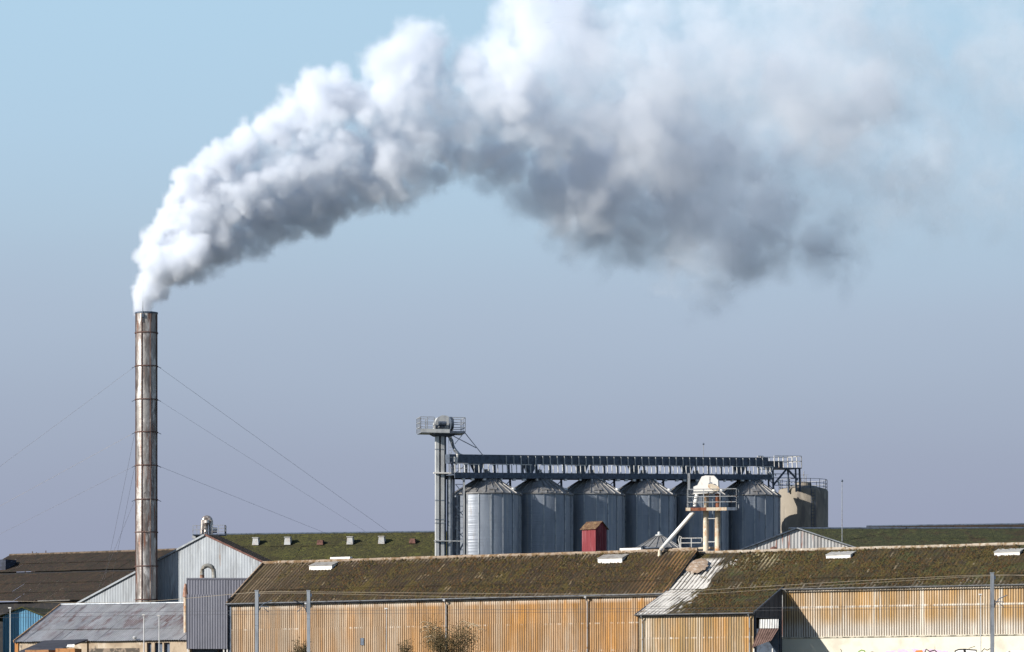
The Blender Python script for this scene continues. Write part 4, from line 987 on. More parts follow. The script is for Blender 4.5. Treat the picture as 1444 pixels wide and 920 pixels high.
# grey clad box building in two steps
def build_box():
    F = Frame(263, 316, 0); root = F.root('clad_box_building', 'windowless slate grey ribbed cladding box building between chimney and warehouse', 'building')
    grey = material('slate_grey_cladding', (.185,.19,.23), [((.16,.165,.20), (1.5,1.5,.3), .45, .65, 4), ((.215,.22,.26), (.5,.5,.2), .5, .7, 4)], rough=.6, rnd=.08)
    z = lambda py, D=316: zpx(py, D)
    xr_ = F.ly(356, 820).x; zt = z(816); xl_ = 0.0
    wall_sheets(root, grey, xl_, xr_, [0, zt*.5, zt], 0.0, colw=1.0, waves=4, amp=.010, trap=True, seg=8)
    m = MB(); m.box(xl_, xr_, .1, 2.6, zt-.06, zt+.02); m.build('roof', grey, root); MB().box(xl_, xr_, -.06, .0, zt-.10, zt+.05).build('coping', material('slate_grey_trim', (.17,.175,.21)), root)
    MB().box(xl_, xl_+.1, .05, 2.6, 0, zt-.07).build('side_wall', grey, root); MB().box(xr_-.1, xr_, .05, 2.6, 0, zt-.07).build('side_wall', grey, root); MB().box(xl_+.1, xr_-.1, 2.5, 2.6, 0, zt-.07).build('rear_wall', grey, root)
    # lower front volume, raised on legs
    yf = -6.2; a = F.ly(263, 880, yf); b = F.ly(320.6, 880, yf); zf = zpx(839.5, 309.8); z0 = zpx(914.5, 309.8)
    wall_sheets(root, grey, a.x, b.x, [z0, (z0+zf)/2+.6, zf], yf, colw=.88, waves=4, amp=.010, trap=True, seg=8)
    MB().box(a.x, b.x, yf+.05, -5.0, zf-.05, zf).build('front_roof', grey, root)
    MB().box(b.x-.06, b.x, yf+.03, -5.0, z0, zf-.055).build('side_wall', grey, root); MB().box(a.x, a.x+.06, yf+.03, -5.0, z0, zf-.055).build('side_wall', grey, root); MB().box(a.x+.06, b.x-.06, -5.1, -5.0, z0, zf-.055).build('rear_wall', grey, root)
    MB().box(a.x+.06, b.x-.06, yf+.05, -5.12, z0+.02, z0+.1).build('soffit', dark_steel, root)
    for px in (265.0, 315.5, 320.3):
        q = F.ly(px, 915, yf+.1); MB().box(q.x-.06, q.x+.06, yf+.05, yf+.2, 0, z0).build('leg', white_paint, root)
    MB().box(a.x+.3, b.x-.9, -5.4, -5.3, 0, z0).build('recess_wall', dark_steel, root)
    # inverted-U duct and a rusty cowl standing on it
    return root
build_box()
def build_duct():
    D = 318; F = Frame(293, D, 0); root = F.root('bent_duct', 'grey inverted U duct pipe rising from the roof of the slate grey box building', 'duct')
    z = lambda py: zpx(py, D); X = lambda px: F.ly(px, 805).x
    c = X(293.2); R = .52; tub = material('dull_duct', (.27,.27,.25), [((.18,.16,.13), (3,3,3), .48, .62, 4)], rough=.6, metal=.2)
    arc = [(c+R*cos(t), 0, z(806)+R*sin(t)) for t in [pi - pi*i/10 for i in range(11)]]
    MB().tube([(c-R,0,z(811))] + arc + [(c+R+.05,0,z(817)-.1)], .20, 12).build('pipe', tub, root, smooth=True)
    MB().tube([(c-R,0,z(817)-.1),(c-R,0,z(811))], .205, 12).build('rusty_end', material('duct_end', (.34,.20,.14), rough=.85), root, smooth=True)
    q = X(262)
    return root
build_duct()
def build_cowl():
    D = 312; F = Frame(261.5, D, 0); root = F.root('vent_cowl', 'pinkish rusty vent cowl and pipe at the left edge of the slate grey box', 'vent')
    z = lambda py: zpx(py, D)
    MB().tube([(0,0,0),(0,0,z(842))], .16, 10).build('pipe', cream_rust, root)
    MB().lathe([(.26,z(842)),(.22,z(836)),(.10,z(824)),(0,z(823))], 12).build('cowl', material('cowl_rust', (.40,.24,.18), [((.28,.15,.10), (3,3,3), .45, .6, 4)], rough=.85), root)
build_cowl()

# low tin-roofed shed in front of the chimney
def build_tin_shed():
    F = Frame(20, 316, 20); root = F.root('tin_roofed_shed', 'low beige walled shed with rust patched corrugated tin roof in front of the chimney', 'shed')
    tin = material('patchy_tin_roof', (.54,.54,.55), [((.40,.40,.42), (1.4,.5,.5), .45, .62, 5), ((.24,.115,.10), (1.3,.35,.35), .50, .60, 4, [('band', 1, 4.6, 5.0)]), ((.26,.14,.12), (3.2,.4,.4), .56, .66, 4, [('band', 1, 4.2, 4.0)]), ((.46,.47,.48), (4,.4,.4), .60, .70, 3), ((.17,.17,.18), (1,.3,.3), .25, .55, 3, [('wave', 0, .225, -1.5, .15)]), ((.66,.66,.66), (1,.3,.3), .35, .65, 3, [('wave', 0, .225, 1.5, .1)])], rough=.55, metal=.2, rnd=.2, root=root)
    wallm = material('beige_render', (.46,.37,.27), [((.36,.28,.20), (.8,.8,.8), .45, .62, 5), ((.56,.48,.38), (1.5,1.5,.6), .55, .66, 4), ((.20,.17,.14), (2.2,2.2,1.5), .60, .70, 5)], rough=.95, root=root, bump=(5,.4,.03))
    trim = material('tan_verge', (.34,.22,.13), [((.20,.12,.07), (3,3,3), .48, .62, 4)], rough=.9)
    S = 8.7; e = F.ly(20, 905.5, -.3); ez = e.z; rz = F.ly(86, 853.5, S).z
    x0 = e.x; x1 = F.ly(266, 896, -.3).x
    roof_sheets(root, tin, x0, x1, -.3, ez, S, rz, 3, colw=.9, waves=4, amp=.030, seg=6, jit=.03)
    MB().box(x0+.1, x1-.05, S+1.0, S+1.2, 0, rz-.65).build('rear_wall', wallm, root)
    m = MB(); m.add([(x0,S,rz),(x1,S,rz),(x1,S+1.3,rz-.6),(x0,S+1.3,rz-.6)], [(0,1,2,3)]); m.build('rear_roof', plain_grey, root)
    MB().bar((x0-.04,-.34,ez+.03),(x0-.04,S,rz+.03),.10,.2).build('verge_board', trim, root)
    me = MB().tube([(0,0,0),(1.5,0,0)], .09, 8).mesh('ridge_cap', galv); x = x0
    while x < x1-.4: link('ridge_cap', me, root, (x,S,rz+.05)); x += 1.52
    # front wall in two render coats with a run of dark window openings
    wx = lambda px: F.ly(px, 910, 0.0).x; wz = lambda py, px: F.ly(px, py, 0.0).z
    o = [(wx(207), wx(213.5)), (wx(218), wx(229)), (wx(231), wx(239.5))]; zo = wz(906.5, 222)
    xs = [x0+.1] + [v for p in o for v in p] + [x1-.05]
    for i in range(0, len(xs), 2): MB().box(xs[i], xs[i+1], 0, .3, 0, zo).build('pier', wallm, root)
    MB().box(x0+.1, x1-.05, 0, .3, zo, ez-.06).build('wall_band', wallm, root)
    for a, b in o:
        MB().box(a, b, .26, .3, 0, zo).build('window_board', dark_steel, root)
    MB().box(wx(124), wx(196), -.06, -.004, wz(914.5, 160)-.35, wz(914.5, 160)).build('sill', material('dark_sill', (.10,.085,.07), [((.28,.22,.17), (2,2,2), .5, .6, 4)], rough=.95), root)
    for a in (x0+.12, x1-.08): MB().add([(a,.3,0),(a,S+1.0,0),(a,S+1.0,rz-.7),(a,S,rz-.1),(a,.3,ez)], [(0,1,2,3,4)]).build('end_wall', wallm, root)
    MB().box(x0-.05, x0+.28, -.1, .0, 0, ez-.05).build('corner_post', material('orange_timber', (.42,.19,.06), [((.28,.12,.04), (3,3,.5), .45, .6, 4)]), root)
    q = F.ly(190, 900, -.35); MB().lathe([(0,-.12),(.14,-.08),(.2,.06),(.08,.16),(0,.17)], 10).build('wall_lamp', pale_steel, root).location = (q.x, q.y, q.z)
    return F, root
FT, rootT = build_tin_shed()

def build_awning():
    F = Frame(70, 300, 20); root = F.root('flat_awning', 'dark sloping flat-roofed canopy over crates against the beige shed wall', 'canopy')
    a, b, c, d = F.ly(26, 919, 0), F.ly(83, 916.5, 0), F.ly(124, 901.5, 7.0), F.ly(62, 903.5, 7.0)
    dark = material('dark_felt', (.040,.042,.055), [((.06,.06,.075), (1,1,1), .45, .6, 4)], rough=.8)
    m = MB(); P = [a, b, c, d]; m.add([tuple(p) for p in P]+[(p.x,p.y,p.z-.12) for p in P], [(0,1,2,3),(7,6,5,4),(0,4,5,1),(1,5,6,2),(2,6,7,3),(3,7,4,0)]); m.build('roof', dark, root)
    for p in P: MB().box(p.x-.06,p.x+.06,p.y-.06 if p.y > 1 else p.y+.02,p.y+.06 if p.y > 1 else p.y+.14,0,p.z-.13).build('post', material('canopy_post', (.30,.16,.07)), root)
build_awning()
def crate(px, py, D, w, h, col, label, nm='crate', cat='crate'):
    F = Frame(px, D, 20); root = F.root(nm, label, cat, None); zt = zpx(py, D); m = material(nm+'_board', col, [(tuple(v*.6 for v in col), (3,3,3), .5, .65, 4)], rough=.9)
    n = 4
    for i in range(n): MB().box(-w/2, w/2, -.02, .03, i*zt/n+.01, (i+1)*zt/n-.01).build('board', m, root)
    MB().box(-w/2+.02, w/2-.02, .035, w*.7, 0, zt-.02).build('body', m, root)
crate(92, 914.5, 297, 1.8, 1, (.42,.20,.08), 'orange brown boarded crate stack under the dark canopy')
crate(52, 916.5, 297, 2.2, 1, (.34,.17,.08), 'brown boarded crate at the left end under the dark canopy')
def build_sheet():
    F = Frame(98, 296, 20); root = F.root('folded_sheet', 'crumpled white plastic sheet lying on the orange crates', 'plastic sheet'); z0 = zpx(914.3, 297)
    m = MB(); n = 9; vs = [( -.35+.7*i/n, -.1+.5*j/4, z0+.03+.16*abs(mnoise.noise(Vector((i*.9,j*1.1,2)))) + (.2 if j > 2 else 0)) for j in range(5) for i in range(n+1)]
    m.add(vs, [(j*(n+1)+i, j*(n+1)+i+1, (j+1)*(n+1)+i+1, (j+1)*(n+1)+i) for j in range(4) for i in range(n)]); m.build('sheet', white_paint, root)
build_sheet()

# blue shed at the far left
def build_blue():
    F = Frame(58, 326, 15); root = F.root('blue_shed', 'bright blue corrugated shed with low olive roof at the far left edge', 'shed')
    blue = material('blue_cladding', (.085,.24,.38), [((.06,.18,.30), (1,1,.3), .45, .65, 4)], rough=.6, rnd=.1)
    z = lambda py: zpx(py, 326); X = lambda px: F.ly(px, 880).x
    ap = X(32); sl = (z(857)-z(868.5))/(X(60)-X(32)); top = lambda x: z(857) - abs(x-ap)*sl
    cols = [ap - (X(60)-ap) + i*2*(X(60)-ap)/8 for i in range(9)]
    gable_sheets(root, blue, cols, 0, top, 0.0, pitch=.26, amp=.022, seg=8)
    for s in (-1, 1):
        xe = ap + s*(X(76)-ap); L = 12
        m = MB(); m.add([(ap,-.3,z(855.5)),(xe,-.3,z(855.5)-abs(xe-ap)*sl),(xe,L,z(855.5)-abs(xe-ap)*sl),(ap,L,z(855.5)),(ap,-.3,z(855.5)-.1),(xe,-.3,z(855.5)-abs(xe-ap)*sl-.1),(xe,L,z(855.5)-abs(xe-ap)*sl-.1),(ap,L,z(855.5)-.1)], [(0,3,2,1),(4,5,6,7),(0,1,5,4),(1,2,6,5),(2,3,7,6),(3,0,4,7)])
        m.build('roof_slope', moss_green, root)
    xa, xb = cols[0], cols[-1]
    MB().box(xa, xa+.08, .05, 11.5, 0, top(xa)).build('side_wall', blue, root); MB().box(xb-.08, xb, .05, 11.5, 0, top(xb)).build('side_wall', blue, root)
    # unseen block off to the left, sized and placed to shade it
    F2 = Frame(-12, 325.4, 15); r2 = F2.root('unseen_shade_block', 'unseen dark corrugated block beyond the left edge that shades the blue shed', 'building')
    m = MB().corr(-6, F2.ly(-9, 880).x, lambda x: 0, lambda x: zpx(836, 325.4), lambda x, t, h: (x, -h, t), .3, .02, 6); m.build('front_wall', shade_black, r2)
    MB().box(-6, F2.ly(-9, 880).x, .03, 1.2, 0, zpx(836, 325.4)-.02).build('body', shade_black, r2)
build_blue()
def lamp_post(px, top, D, label, base=None, r=.05, head=True):
    p = W2(px, D); b = terrain_z(D); p.z = b; root = tag(empty('lamp_post', p), label, 'lamp post', 'slim lamp posts along the railway'); zt = zpx(top, D) - b
    MB().tube([(0,0,0),(0,0,zt)], [r, r*.8], 8).build('pole', pale_steel, root)
    m = MB(); m.box(-.16,.08,-.10,.10,zt-.02,zt+.08); m.build('lamp_head', white_paint, root)
lamp_post(14.5, 858, 292, 'slim lamp post standing in front of the blue shed')
lamp_post(203, 868, 288, 'white lamp post in front of the beige shed wall, nearer the chimney')
lamp_post(224.5, 869, 288, 'grey lamp post in front of the beige shed windows')
lamp_post(545, 859, 268, 'slim lamp post against the lichened wall between two downpipes', r=.035)
lamp_post(1383, 839, 268, 'dark slim lamp post against the white lichened wall beside the railway mast', r=.04)

# ------------------------------------------------------------------ gabled shed and long roof behind the right-hand warehouse
def build_right_gable():
    D = 330; F = Frame(1123, D, 0); root = F.root('rusty_gable_shed', 'low gable of pale rust streaked sheets rising behind the right ridge', 'building')
    A, B_ = F.ly(1123.5, 746.5), F.ly(1040, 778.5); C_ = F.ly(1206, 774)
    rusty = material('rust_streaked_sheets', (.50,.50,.49), [((.38,.37,.36), (1.5,1.5,.25), .45, .62, 4), ((.32,.14,.10), (3.0,3.0,.18), .58, .66, 4), ((.60,.60,.58), (4,4,.3), .6, .7, 3)], rough=.7, rnd=.16)
    sl = (A.z-B_.z)/(A.x-B_.x); sr = (A.z-C_.z)/(C_.x-A.x)
    top = lambda x: A.z - (A.x-x)*sl if x < A.x else A.z - (x-A.x)*sr
    xl_, xr_ = B_.x-3, C_.x+3
    cols = sorted(set([xl_+i*(A.x-xl_)/9 for i in range(10)] + [A.x+i*(xr_-A.x)/9 for i in range(10)]))
    gable_sheets(root, rusty, cols, 0, top, 0.0, pitch=.30, amp=.014, seg=8)
    for s, xe in ((-1, xl_-.1), (1, xr_+.1)):
        m = MB(); zE = top(xe)
        m.add([(A.x,-.22,A.z+.05),(xe,-.22,zE+.05),(xe,2.5,zE+.05),(A.x,2.5,A.z+.05),(A.x,-.22,A.z+.16),(xe,-.22,zE+.16),(xe,2.5,zE+.16),(A.x,2.5,A.z+.16)], [(0,3,2,1),(4,5,6,7),(0,1,5,4),(1,2,6,5),(2,3,7,6),(3,0,4,7)])
        m.build('roof_slope', dark_steel if s < 0 else pale_clad, root)
        MB().box(min(xe,xe-s*.1), max(xe,xe-s*.1), .1, 2.4, 0, zE).build('side_wall', plain_grey, root)
    q = F.ly(1091, 775, -.3)
    MB().lathe([(.38,-.6),(.38,.0),(.30,.16),(.0,.30)], 12).build('vent_cowl', vent_r, root).location = (q.x, q.y, q.z)
build_right_gable()
rootE, FE, ezE, rzE, SE, xE0, xE1 = long_roof('green_roofed_shed', 'long shed with deep green mossy roof behind the right-hand warehouse ridge', 1112, 1500, 341, 1, 745.6, 3.2, 8.0, moss_deep, 3, 1300)
rootG, FG, ezG, rzG, SG, xG0, xG1 = long_roof('brown_roofed_shed', 'farthest shed showing only a sliver of speckled brown mossy roof at right', 1222, 1520, 372, 14, 739.6, 3.0, 7.0, moss_dark, 2, 1440)

# lit lean-to beside the wing doorway
def build_lean_to():
    D = 272.5; F = Frame(1064.5, D, 12); root = F.root('lean_to', 'small lean-to with white corrugated top and brown roof beside the wing end', 'lean-to')
    z = lambda py: zpx(py, D); X = lambda px: F.ly(px, 890).x
    wh = material('white_corrugated', (.60,.60,.58), [((.44,.43,.42), (3,3,.5), .5, .65, 4)], rough=.7); br = material('brown_corrugated', (.17,.105,.085), [((.11,.065,.05), (2,2,2), .45, .62, 4)], rough=.8)
    x0, x1 = X(1066.5), X(1093.5)
    MB().corr(x0, x1, lambda x: z(885.5), lambda x: z(872.5), lambda x,t,h: (x, 1.6-h+(z(885.5)-t)*-.25, t), .19, .025, 6).build('upper_sheet', wh, root)
    MB().corr(x0, x1+.05, lambda x: 0.0, lambda x: 1, lambda x,t,h: (x - (1-t)*.3, (1-t)*-.4 + t*1.55, (z(914)+(x-x0)/(x1-x0)*.55)*(1-t)+z(885.8)*t+h), .19, .028, 6).build('roof_sheet', br, root)
    MB().box(x0-.2, x1+.0, 1.62, 1.70, 0, z(886)).build('rear_wall', dark_steel, root)
    for xx in (x0-.2, x1-.25): MB().box(xx, xx+.07, -.2, -.1, 0, z(915)).build('post', white_paint, root)
build_lean_to()

# ------------------------------------------------------------------ railway masts and wires
def rail_mast(px, top, D, label, arm):
    p = W2(px, D); b = terrain_z(D); p.z = b; root = tag(empty('railway_mast', p), label, 'railway mast', 'steel masts carrying the railway wires'); zt = zpx(top, D)-b; k = D/F_PX
    w = 2.3*k; me = material('mast_steel', (.36,.39,.43), [((.26,.28,.31), (2,2,.5), .45, .62, 4)], rough=.55, metal=.3)
    m = MB(); m.box(-w, w, -w, -w+.03, 0, zt); m.box(-w, w, w-.03, w, 0, zt); m.box(-.015, .015, -w+.03, w-.03, 0, zt); m.box(-w-.03,w+.03,-w-.03,w+.03,zt,zt+.05)
    m.build('column', me, root)
    m = MB(); m.box(w, w+.02, -w, w, 0, zt-.1); m.build('painted_shade_strip', dark_steel, root)  # dark strip paints in shade on the column's side away from the sun
    s = 1 if arm > 0 else -1
    m = MB(); h = zpx(857 if px < 1000 else 850, D)-b
    m.tube([(s*w,0,h-.25),(s*w*4,-.1,h+.25),(s*abs(arm)*k,-.4,h+.5)], .035, 6); m.tube([(s*w,0,h+.1),(s*abs(arm)*k*.8,-.3,h+.02)], .03, 6); m.tube([(s*abs(arm)*k*.45,-.2,h-.02),(s*abs(arm)*k*.8,-.3,h-.35)], .025, 6)
    m.tube([(s*w,0,h-.35),(s*w,0,h+.2)], .07, 6); m.build('bracket', dark_steel, root)
    MB().box(w*.6, w+.5*k*5, -.1, .1, zt-.42, zt-.2).build('insulator', dark_steel, root)
    return root
rail_mast(362, 833.5, 256, 'grey railway mast nearest the slate grey box building', 22)
rail_mast(435, 833.5, 254, 'second grey railway mast from the left, with a dark bracket', -20)
rail_mast(1399, 808.5, 246, 'tall grey railway mast before the white lichened wall at right', 20)
def cable(pts, label, mat, r=.014):
    # smooth chain through points given as (px, py, D)
    P = [W(*p) for p in pts]; out = []
    for i in range(len(P)-1):
        a, b = P[i], P[i+1]; p0 = P[max(i-1,0)]; p3 = P[min(i+2,len(P)-1)]
        for j in range(10):
            t = j/10; out.append(.5*((2*a)+(-p0+b)*t+(2*p0-5*a+4*b-p3)*t*t+(-p0+3*a-3*b+p3)*t**3))
    out.append(P[-1])
    o = MB().tube(out, r, 5).build('overhead_wire', mat); tag(o, label, 'wire', 'railway overhead wires')
cable([(-40,846,262),(170,850,260),(362,835.5,256),(435,835,254),(670,837,251.5),(880,838,250),(1000,832,249),(1200,820,247.5),(1399,811,246),(1500,816,245)], 'uppermost pale railway wire strung between the mast tops', wire_pale)
cable([(362,837,256),(435,837,254),(670,842,251.5),(880,841,250),(1000,837,249),(1200,824,247.5),(1399,812,246),(1500,812,245)], 'second railway wire sagging just below the uppermost one', wire_pale, .012)
cable([(-40,866,262),(300,862,257),(680,860,251),(1100,857,248),(1500,852,245)], 'dark contact wire crossing the upper part of the lichened walls', wire_mat, .011)
cable([(-40,872,260),(300,867,255.5),(680,864.5,249.5),(1100,861,246.5),(1500,856,243.5)], 'lowest dark contact wire just below its twin', wire_mat, .010)

# ------------------------------------------------------------------ shrubs by the wall
def shrub(px, top, D, w, label, seed, dry=.4, n=900):
    rnd = random.Random(seed); p = W2(px, D); b = terrain_z(D); p.z = b; root = tag(empty('shrub', p), label, 'shrub', 'shrubs at the foot of the long wall'); H = zpx(top, D)-b
    stem = MB(); tips = []
    for _ in range(26):
        a = rnd.uniform(0, 2*pi); r = w*.5*rnd.uniform(.25, 1); h = H*rnd.uniform(.55, 1.0)
        q = Vector((r*cos(a), r*sin(a), h)); mid = Vector((q.x*.4, q.y*.4, h*.6)); stem.tube([(0,0,0), mid, q], [.03,.02,.008], 4, False); tips.append((mid, q))
    stem.build('stems', material('shrub_stem', (.13,.10,.06)), root)
    def leaves(nm, cnt, col, sz, lo):
        m = MB()
        for _ in range(cnt):
            a, q = rnd.choice(tips); t = rnd.uniform(lo, 1.05); c = a.lerp(q, t) + Vector((rnd.gauss(0,1), rnd.gauss(0,1), rnd.gauss(0,1)))*w*.09
            d = Vector((rnd.gauss(0,1), rnd.gauss(0,1), rnd.gauss(0,1))).normalized(); e = d.cross(Vector((rnd.gauss(0,1), rnd.gauss(0,1), rnd.gauss(0,1)))).normalized(); s = sz*rnd.uniform(.6,1.4)
            m.add([c-d*s, c+e*s*.4, c+d*s, c-e*s*.4], [(0,1,2,3)])
        o = m.build(nm, material('leaf_'+nm, col, rough=.8, rnd=.3), root); o['kind'] = 'stuff'
    leaves('foliage', int(n*2.2), (.060,.055,.022), .06, -.2); leaves('dry_foliage', int(n*dry*4), (.16,.115,.055), .055, .0)
    if dry > .3:
        m = MB()
        for _ in range(30):
            a, q = rnd.choice(tips); d = Vector((q.x, q.y*.4, 0)); d = d.normalized() if d.length > .01 else Vector((1,0,0))
            m.tube([q, q+Vector((0,0,.35))+d*.1, q+d*.4+Vector((0,0,.42)), q+d*.7+Vector((0,0,.25))], [.01,.02,.03,.015], 4, False)
        m.build('seed_plumes', material('seed_plume', (.52,.42,.28)), root)
shrub(632, 882, 264, 4.4, 'large olive shrub with dry blond seed plumes before the lichened wall', 2, 1.3, 1300)
shrub(572, 903, 264, 1.3, 'small dark shrub left of the large plumed one', 3, .1, 350)
shrub(424, 901, 264, 1.7, 'dark low shrub at the foot of the second railway mast', 4, .2, 450)

# ------------------------------------------------------------------ steam plume
def build_plume():
    rnd = random.Random(11)
    D0 = 323.0
    k = D0 / F_PX
    # outline along x: top edge, bottom edge, density (1/m), softness
    prof = [(203, 418, 446, 1.7, .20), (210, 392, 440, 1.5, .25), (230, 345, 420, 1.3, .3), (262, 290, 398, 1.15, .4), (300, 258, 385, 1.0, .5), (345, 222, 372, .9, .6),
            (400, 195, 345, .8, .7), (450, 160, 335, .72, .8), (500, 150, 318, .66, .9), (560, 118, 298, .62, 1.0), (610, 112, 285, .55, 1.1), (640, 118, 272, .50, 1.1),
            (683, 95, 250, .45, 1.2), (740, 40, 285, .42, 1.2), (800, 10, 328, .38, 1.2), (860, 20, 352, .32, 1.3), (920, -20, 372, .28, 1.3), (1000, -40, 384, .24, 1.4),
            (1080, -60, 404, .21, 1.5), (1160, -80, 404, .19, 1.6), (1230, -90, 360, .15, 1.7), (1300, -90, 310, .11, 1.8), (1380, -90, 325, .10, 1.8), (1470, -80, 320, .10, 1.8), (1600, -80, 300, .09, 1.8)]
    lobes = [(207,432,13,2.0),(210,416,17,2.0),(216,400,22,2.0),(228,384,28,1.9),(246,372,30,1.8),(226,368,24,1.9),(270,362,32,1.6),(214,398,18,2.0),(224,352,24,1.8),(240,318,26,1.8),(258,286,26,1.6),(284,262,28,1.5),(318,232,30,1.4),(352,212,32,1.2),(388,190,32,1.1),(424,160,36,.95),(452,146,36,.9),(485,140,32,.8),(516,150,34,.7),
             (556,92,38,.62),(586,84,40,.6),(612,112,38,.55),(560,140,46,.6),(668,100,42,.45),(704,92,44,.42),(742,36,48,.4),(776,8,48,.38),(806,40,48,.36),(832,70,46,.32),(836,130,44,.32),(850,176,40,.28),(760,70,52,.38)]
    def at(x):
        for a, b in zip(prof, prof[1:]):
            if x <= b[0]:
                t = max(0, (x - a[0]) / (b[0] - a[0]))
                return [a[i] + (b[i] - a[i]) * t for i in range(1, 5)]
        return list(prof[-1][1:])
    pts = []          # level, x, y, depth (all in photo pixels at D0), radius, density, softness
    for yy in (448, 441, 434, 427):
        for q in range(3): pts.append((0, 206 + rnd.uniform(-7, 8), yy, rnd.uniform(-7, 7), 8.5, 1.6, .2))
    x = 203.0
    while x < 1600:
        t, b, d, w = at(x)
        h = b - t; r0 = h * .5
        n = 3 if h < 60 else 8 if x < 700 else 13
        for _ in range(n):
            u = rnd.uniform(-1, 1); v = rnd.uniform(-1, 1)
            rr = r0 * rnd.choice((.16, .22, .30, .38, .46)) * rnd.uniform(.9, 1.1)
            cy = (t + b) / 2 + u * max(0, r0 - rr)
            lim = sqrt(max(0, 1 - u * u)) * .7
            cd = v * lim * max(0, r0 * .7 - rr * .5) + u * r0 * (.40 if x < 700 else .62)        # the underside hangs farther back
            if x > 760: d_ = d * ((1.15 if x < 1180 else .5) if u > .25 else .7 if u > -.05 else .50); cd += max(0, min(1, (u + .15) / .5)) * min(260, .47 * (x - 770)) - (20 if u < 0 else 0)
            else: d_ = d
            pts.append((0, x + rnd.uniform(-.07, .07) * h, cy, cd, rr, d_ * rnd.uniform(.6, 1.3), w))
        x += max(3.5, h * .10)
    for lx_, ly_, lr, ld in lobes:
        for q in range(2): pts.append((0, lx_ + rnd.uniform(-4, 4), ly_ + rnd.uniform(-4, 4), rnd.uniform(-1.1, .3) * lr - .3 * lr, lr * rnd.uniform(.85, 1.05), ld, .5 + .0012 * (lx_ - 200)))
    base = list(pts)
    for lvl, (cnt, fr) in ((1, (6, .45)), (2, (16, .22))):
        for (_, x, y, dd, r, d, w) in base:
            if lvl == 2 and x > 700: continue
            for _ in range(cnt):
                v = Vector((rnd.gauss(0, 1), rnd.gauss(0, 1), rnd.gauss(0, 1))).normalized()
                q = r * rnd.uniform(.72, 1.0)
                pts.append((lvl, x + v.x * q, y + v.y * q, dd + v.z * q, r * fr * rnd.uniform(.5, 1.4), d * .75, w * 1.1))
    verts = [((p[1] - CX) * k, D0 + p[3] * k, CAMZ + (HY - p[2]) * k) for p in pts]
    me = bpy.data.meshes.new('steam_plume')
    me.from_pydata(verts, [], [])
    for nm, f in (('lvl', lambda p: float(p[0])), ('rad', lambda p: p[4] * k * (1.06 if p[1] < 420 else 1.06 + .16 * min(1, (p[1] - 420) / 200))), ('dens', lambda p: p[5]), ('soft', lambda p: p[6] * p[4] * k * .60)):
        a = me.attributes.new(nm, 'FLOAT', 'POINT')
        a.data.foreach_set('value', [f(p) for p in pts])
    ob = bpy.data.objects.new('steam_plume', me)
    SC.collection.objects.link(ob)
    ob['label'] = 'long white and grey steam plume billowing from the tall chimney across the sky'
    ob['category'] = 'steam'
    ob['kind'] = 'stuff'
    mat = bpy.data.materials.new('steam')
    mat.use_nodes = True
    nt = mat.node_tree; nt.nodes.clear()
    o = nt.nodes.new('ShaderNodeOutputMaterial')
    pv = nt.nodes.new('ShaderNodeVolumePrincipled')
    pv.inputs['Color'].default_value = (.918, .95, 1.0, 1)
    pv.inputs['Density'].default_value = 1.0
    pv.inputs['Anisotropy'].default_value = 0.0
    nt.links.new(pv.outputs[0], o.inputs['Volume'])
    me.materials.append(mat)
    # geometry nodes: a density grid from the puffs
    g = bpy.data.node_groups.new('steam_field', 'GeometryNodeTree')
    g.interface.new_socket('Geometry', in_out='INPUT', socket_type='NodeSocketGeometry')
    g.interface.new_socket('Geometry', in_out='OUTPUT', socket_type='NodeSocketGeometry')
    N, L = g.nodes.new, g.links.new
    gi, go = N('NodeGroupInput'), N('NodeGroupOutput')
    def math_(op, a, b=None, clamp=False):
        n = N('ShaderNodeMath'); n.operation = op; n.use_clamp = clamp
        for i, v in enumerate((a, b)):
            if v is None: continue
            if isinstance(v, (int, float)): n.inputs[i].default_value = v
            else: L(v, n.inputs[i])
        return n.outputs[0]
    def attr(nm):
        n = N('GeometryNodeInputNamedAttribute'); n.data_type = 'FLOAT'; n.inputs['Name'].default_value = nm
        return n.outputs[0]
    pos = N('GeometryNodeInputPosition').outputs[0]
    def noise(scale, detail, src, rough=.55):
        n = N('ShaderNodeTexNoise'); n.inputs['Scale'].default_value = scale; n.inputs['Detail'].default_value = detail; n.inputs['Roughness'].default_value = rough
        L(src, n.inputs['Vector']); return n
    def vm(op, a, b):
        n = N('ShaderNodeVectorMath'); n.operation = op; L(a, n.inputs[0])
        if isinstance(b, tuple): n.inputs[1].default_value = b
        else: L(b, n.inputs[1])
        return n.outputs[0]
    px_ = N('ShaderNodeSeparateXYZ'); L(pos, px_.inputs[0])
    def along(a, b, lo=0.0, hi=1.0):
        n = N('ShaderNodeMapRange'); L(px_.outputs[0], n.inputs['Value'])
        n.inputs['From Min'].default_value = (a - CX) * k; n.inputs['From Max'].default_value = (b - CX) * k
        n.inputs['To Min'].default_value = lo; n.inputs['To Max'].default_value = hi
        return n.outputs[0]
    # swirl the sample position, more and more downwind
    swirl = vm('SUBTRACT', noise(.14, 4, pos, .6).outputs['Color'], (.5, .5, .5))
    sc_ = N('ShaderNodeVectorMath'); sc_.operation = 'SCALE'; L(swirl, sc_.inputs[0]); L(along(210, 900, 2.2, 8.5), sc_.inputs['Scale'])
    wpos = vm('ADD', pos, sc_.outputs[0])
    fine = math_('SUBTRACT', noise(.62, 5.0, pos, .68).outputs[0], .5)
    total = None
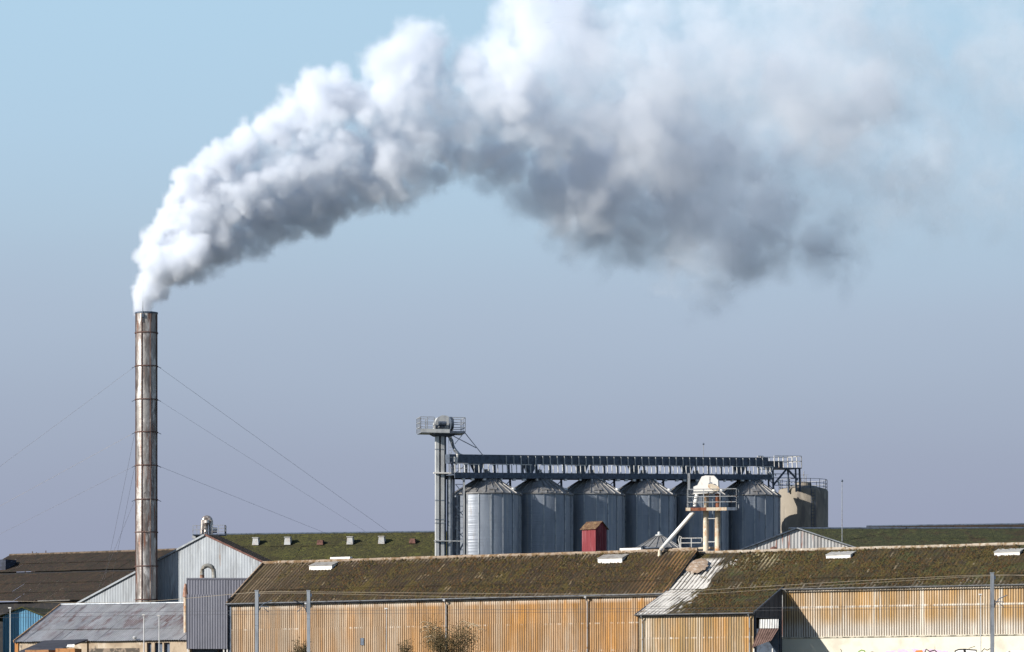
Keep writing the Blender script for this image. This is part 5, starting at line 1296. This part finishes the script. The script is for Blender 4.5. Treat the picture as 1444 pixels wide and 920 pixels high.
    for lvl in range(3):
        sep = N('GeometryNodeSeparateGeometry'); sep.domain = 'POINT'
        L(gi.outputs[0], sep.inputs[0])
        L(math_('COMPARE', attr('lvl'), float(lvl)), sep.inputs[1])
        geo = sep.outputs[0]
        near = N('GeometryNodeSampleNearest'); near.domain = 'POINT'
        L(geo, near.inputs[0]); L(wpos, near.inputs[1])
        def samp(val, vec=False):
            s_ = N('GeometryNodeSampleIndex'); s_.domain = 'POINT'; s_.data_type = 'FLOAT_VECTOR' if vec else 'FLOAT'
            L(geo, s_.inputs[0])
            L(val, s_.inputs['Value']); L(near.outputs[0], s_.inputs['Index'])
            return s_.outputs[0]
        pp = samp(N('GeometryNodeInputPosition').outputs[0], True)
        dn = N('ShaderNodeVectorMath'); dn.operation = 'DISTANCE'; L(wpos, dn.inputs[0]); L(pp, dn.inputs[1])
        rad, dens, soft = samp(attr('rad')), samp(attr('dens')), samp(attr('soft'))
        e = math_('SUBTRACT', rad, dn.outputs['Value'])
        e = math_('ADD', e, math_('MULTIPLY', fine, math_('MULTIPLY', rad, (1.5, 1.7, 1.6)[lvl])))
        e = math_('DIVIDE', e, soft, clamp=True)
        e = math_('MULTIPLY', math_('MULTIPLY', e, e), dens)
        total = e if total is None else math_('MAXIMUM', total, e)
    # torn, patchy thinning downwind
    stre = vm('MULTIPLY', wpos, (.65, 1.0, 1.0))
    pm = N('ShaderNodeMapRange'); pm.interpolation_type = 'SMOOTHSTEP'; L(noise(.10, 5.0, stre, .6).outputs[0], pm.inputs['Value'])
    pm.inputs['From Min'].default_value = .40; pm.inputs['From Max'].default_value = .58; pm.inputs['To Min'].default_value = .06; pm.inputs['To Max'].default_value = 1.7
    f = along(880, 1200)
    keep = math_('ADD', math_('MULTIPLY', pm.outputs[0], f), math_('SUBTRACT', 1.0, f))
    total = math_('MULTIPLY', total, keep)
    vc = N('GeometryNodeVolumeCube')
    L(total, vc.inputs['Density'])
    lo = Vector(((182 - CX) * k, D0 - 17, CAMZ + (HY - 452) * k)); hi = Vector(((1500 - CX) * k, D0 + 27, CAMZ + (HY + 60) * k))
    vox = .30
    vc.inputs['Min'].default_value = lo; vc.inputs['Max'].default_value = hi
    for i, nm in enumerate(('Resolution X', 'Resolution Y', 'Resolution Z')): vc.inputs[nm].default_value = int((hi[i] - lo[i]) / vox)
    sm = N('GeometryNodeSetMaterial'); sm.inputs['Material'].default_value = mat
    L(vc.outputs[0], sm.inputs[0]); L(sm.outputs[0], go.inputs[0])
    md = ob.modifiers.new('steam_field', 'NODES'); md.node_group = g
    return ob
build_plume()
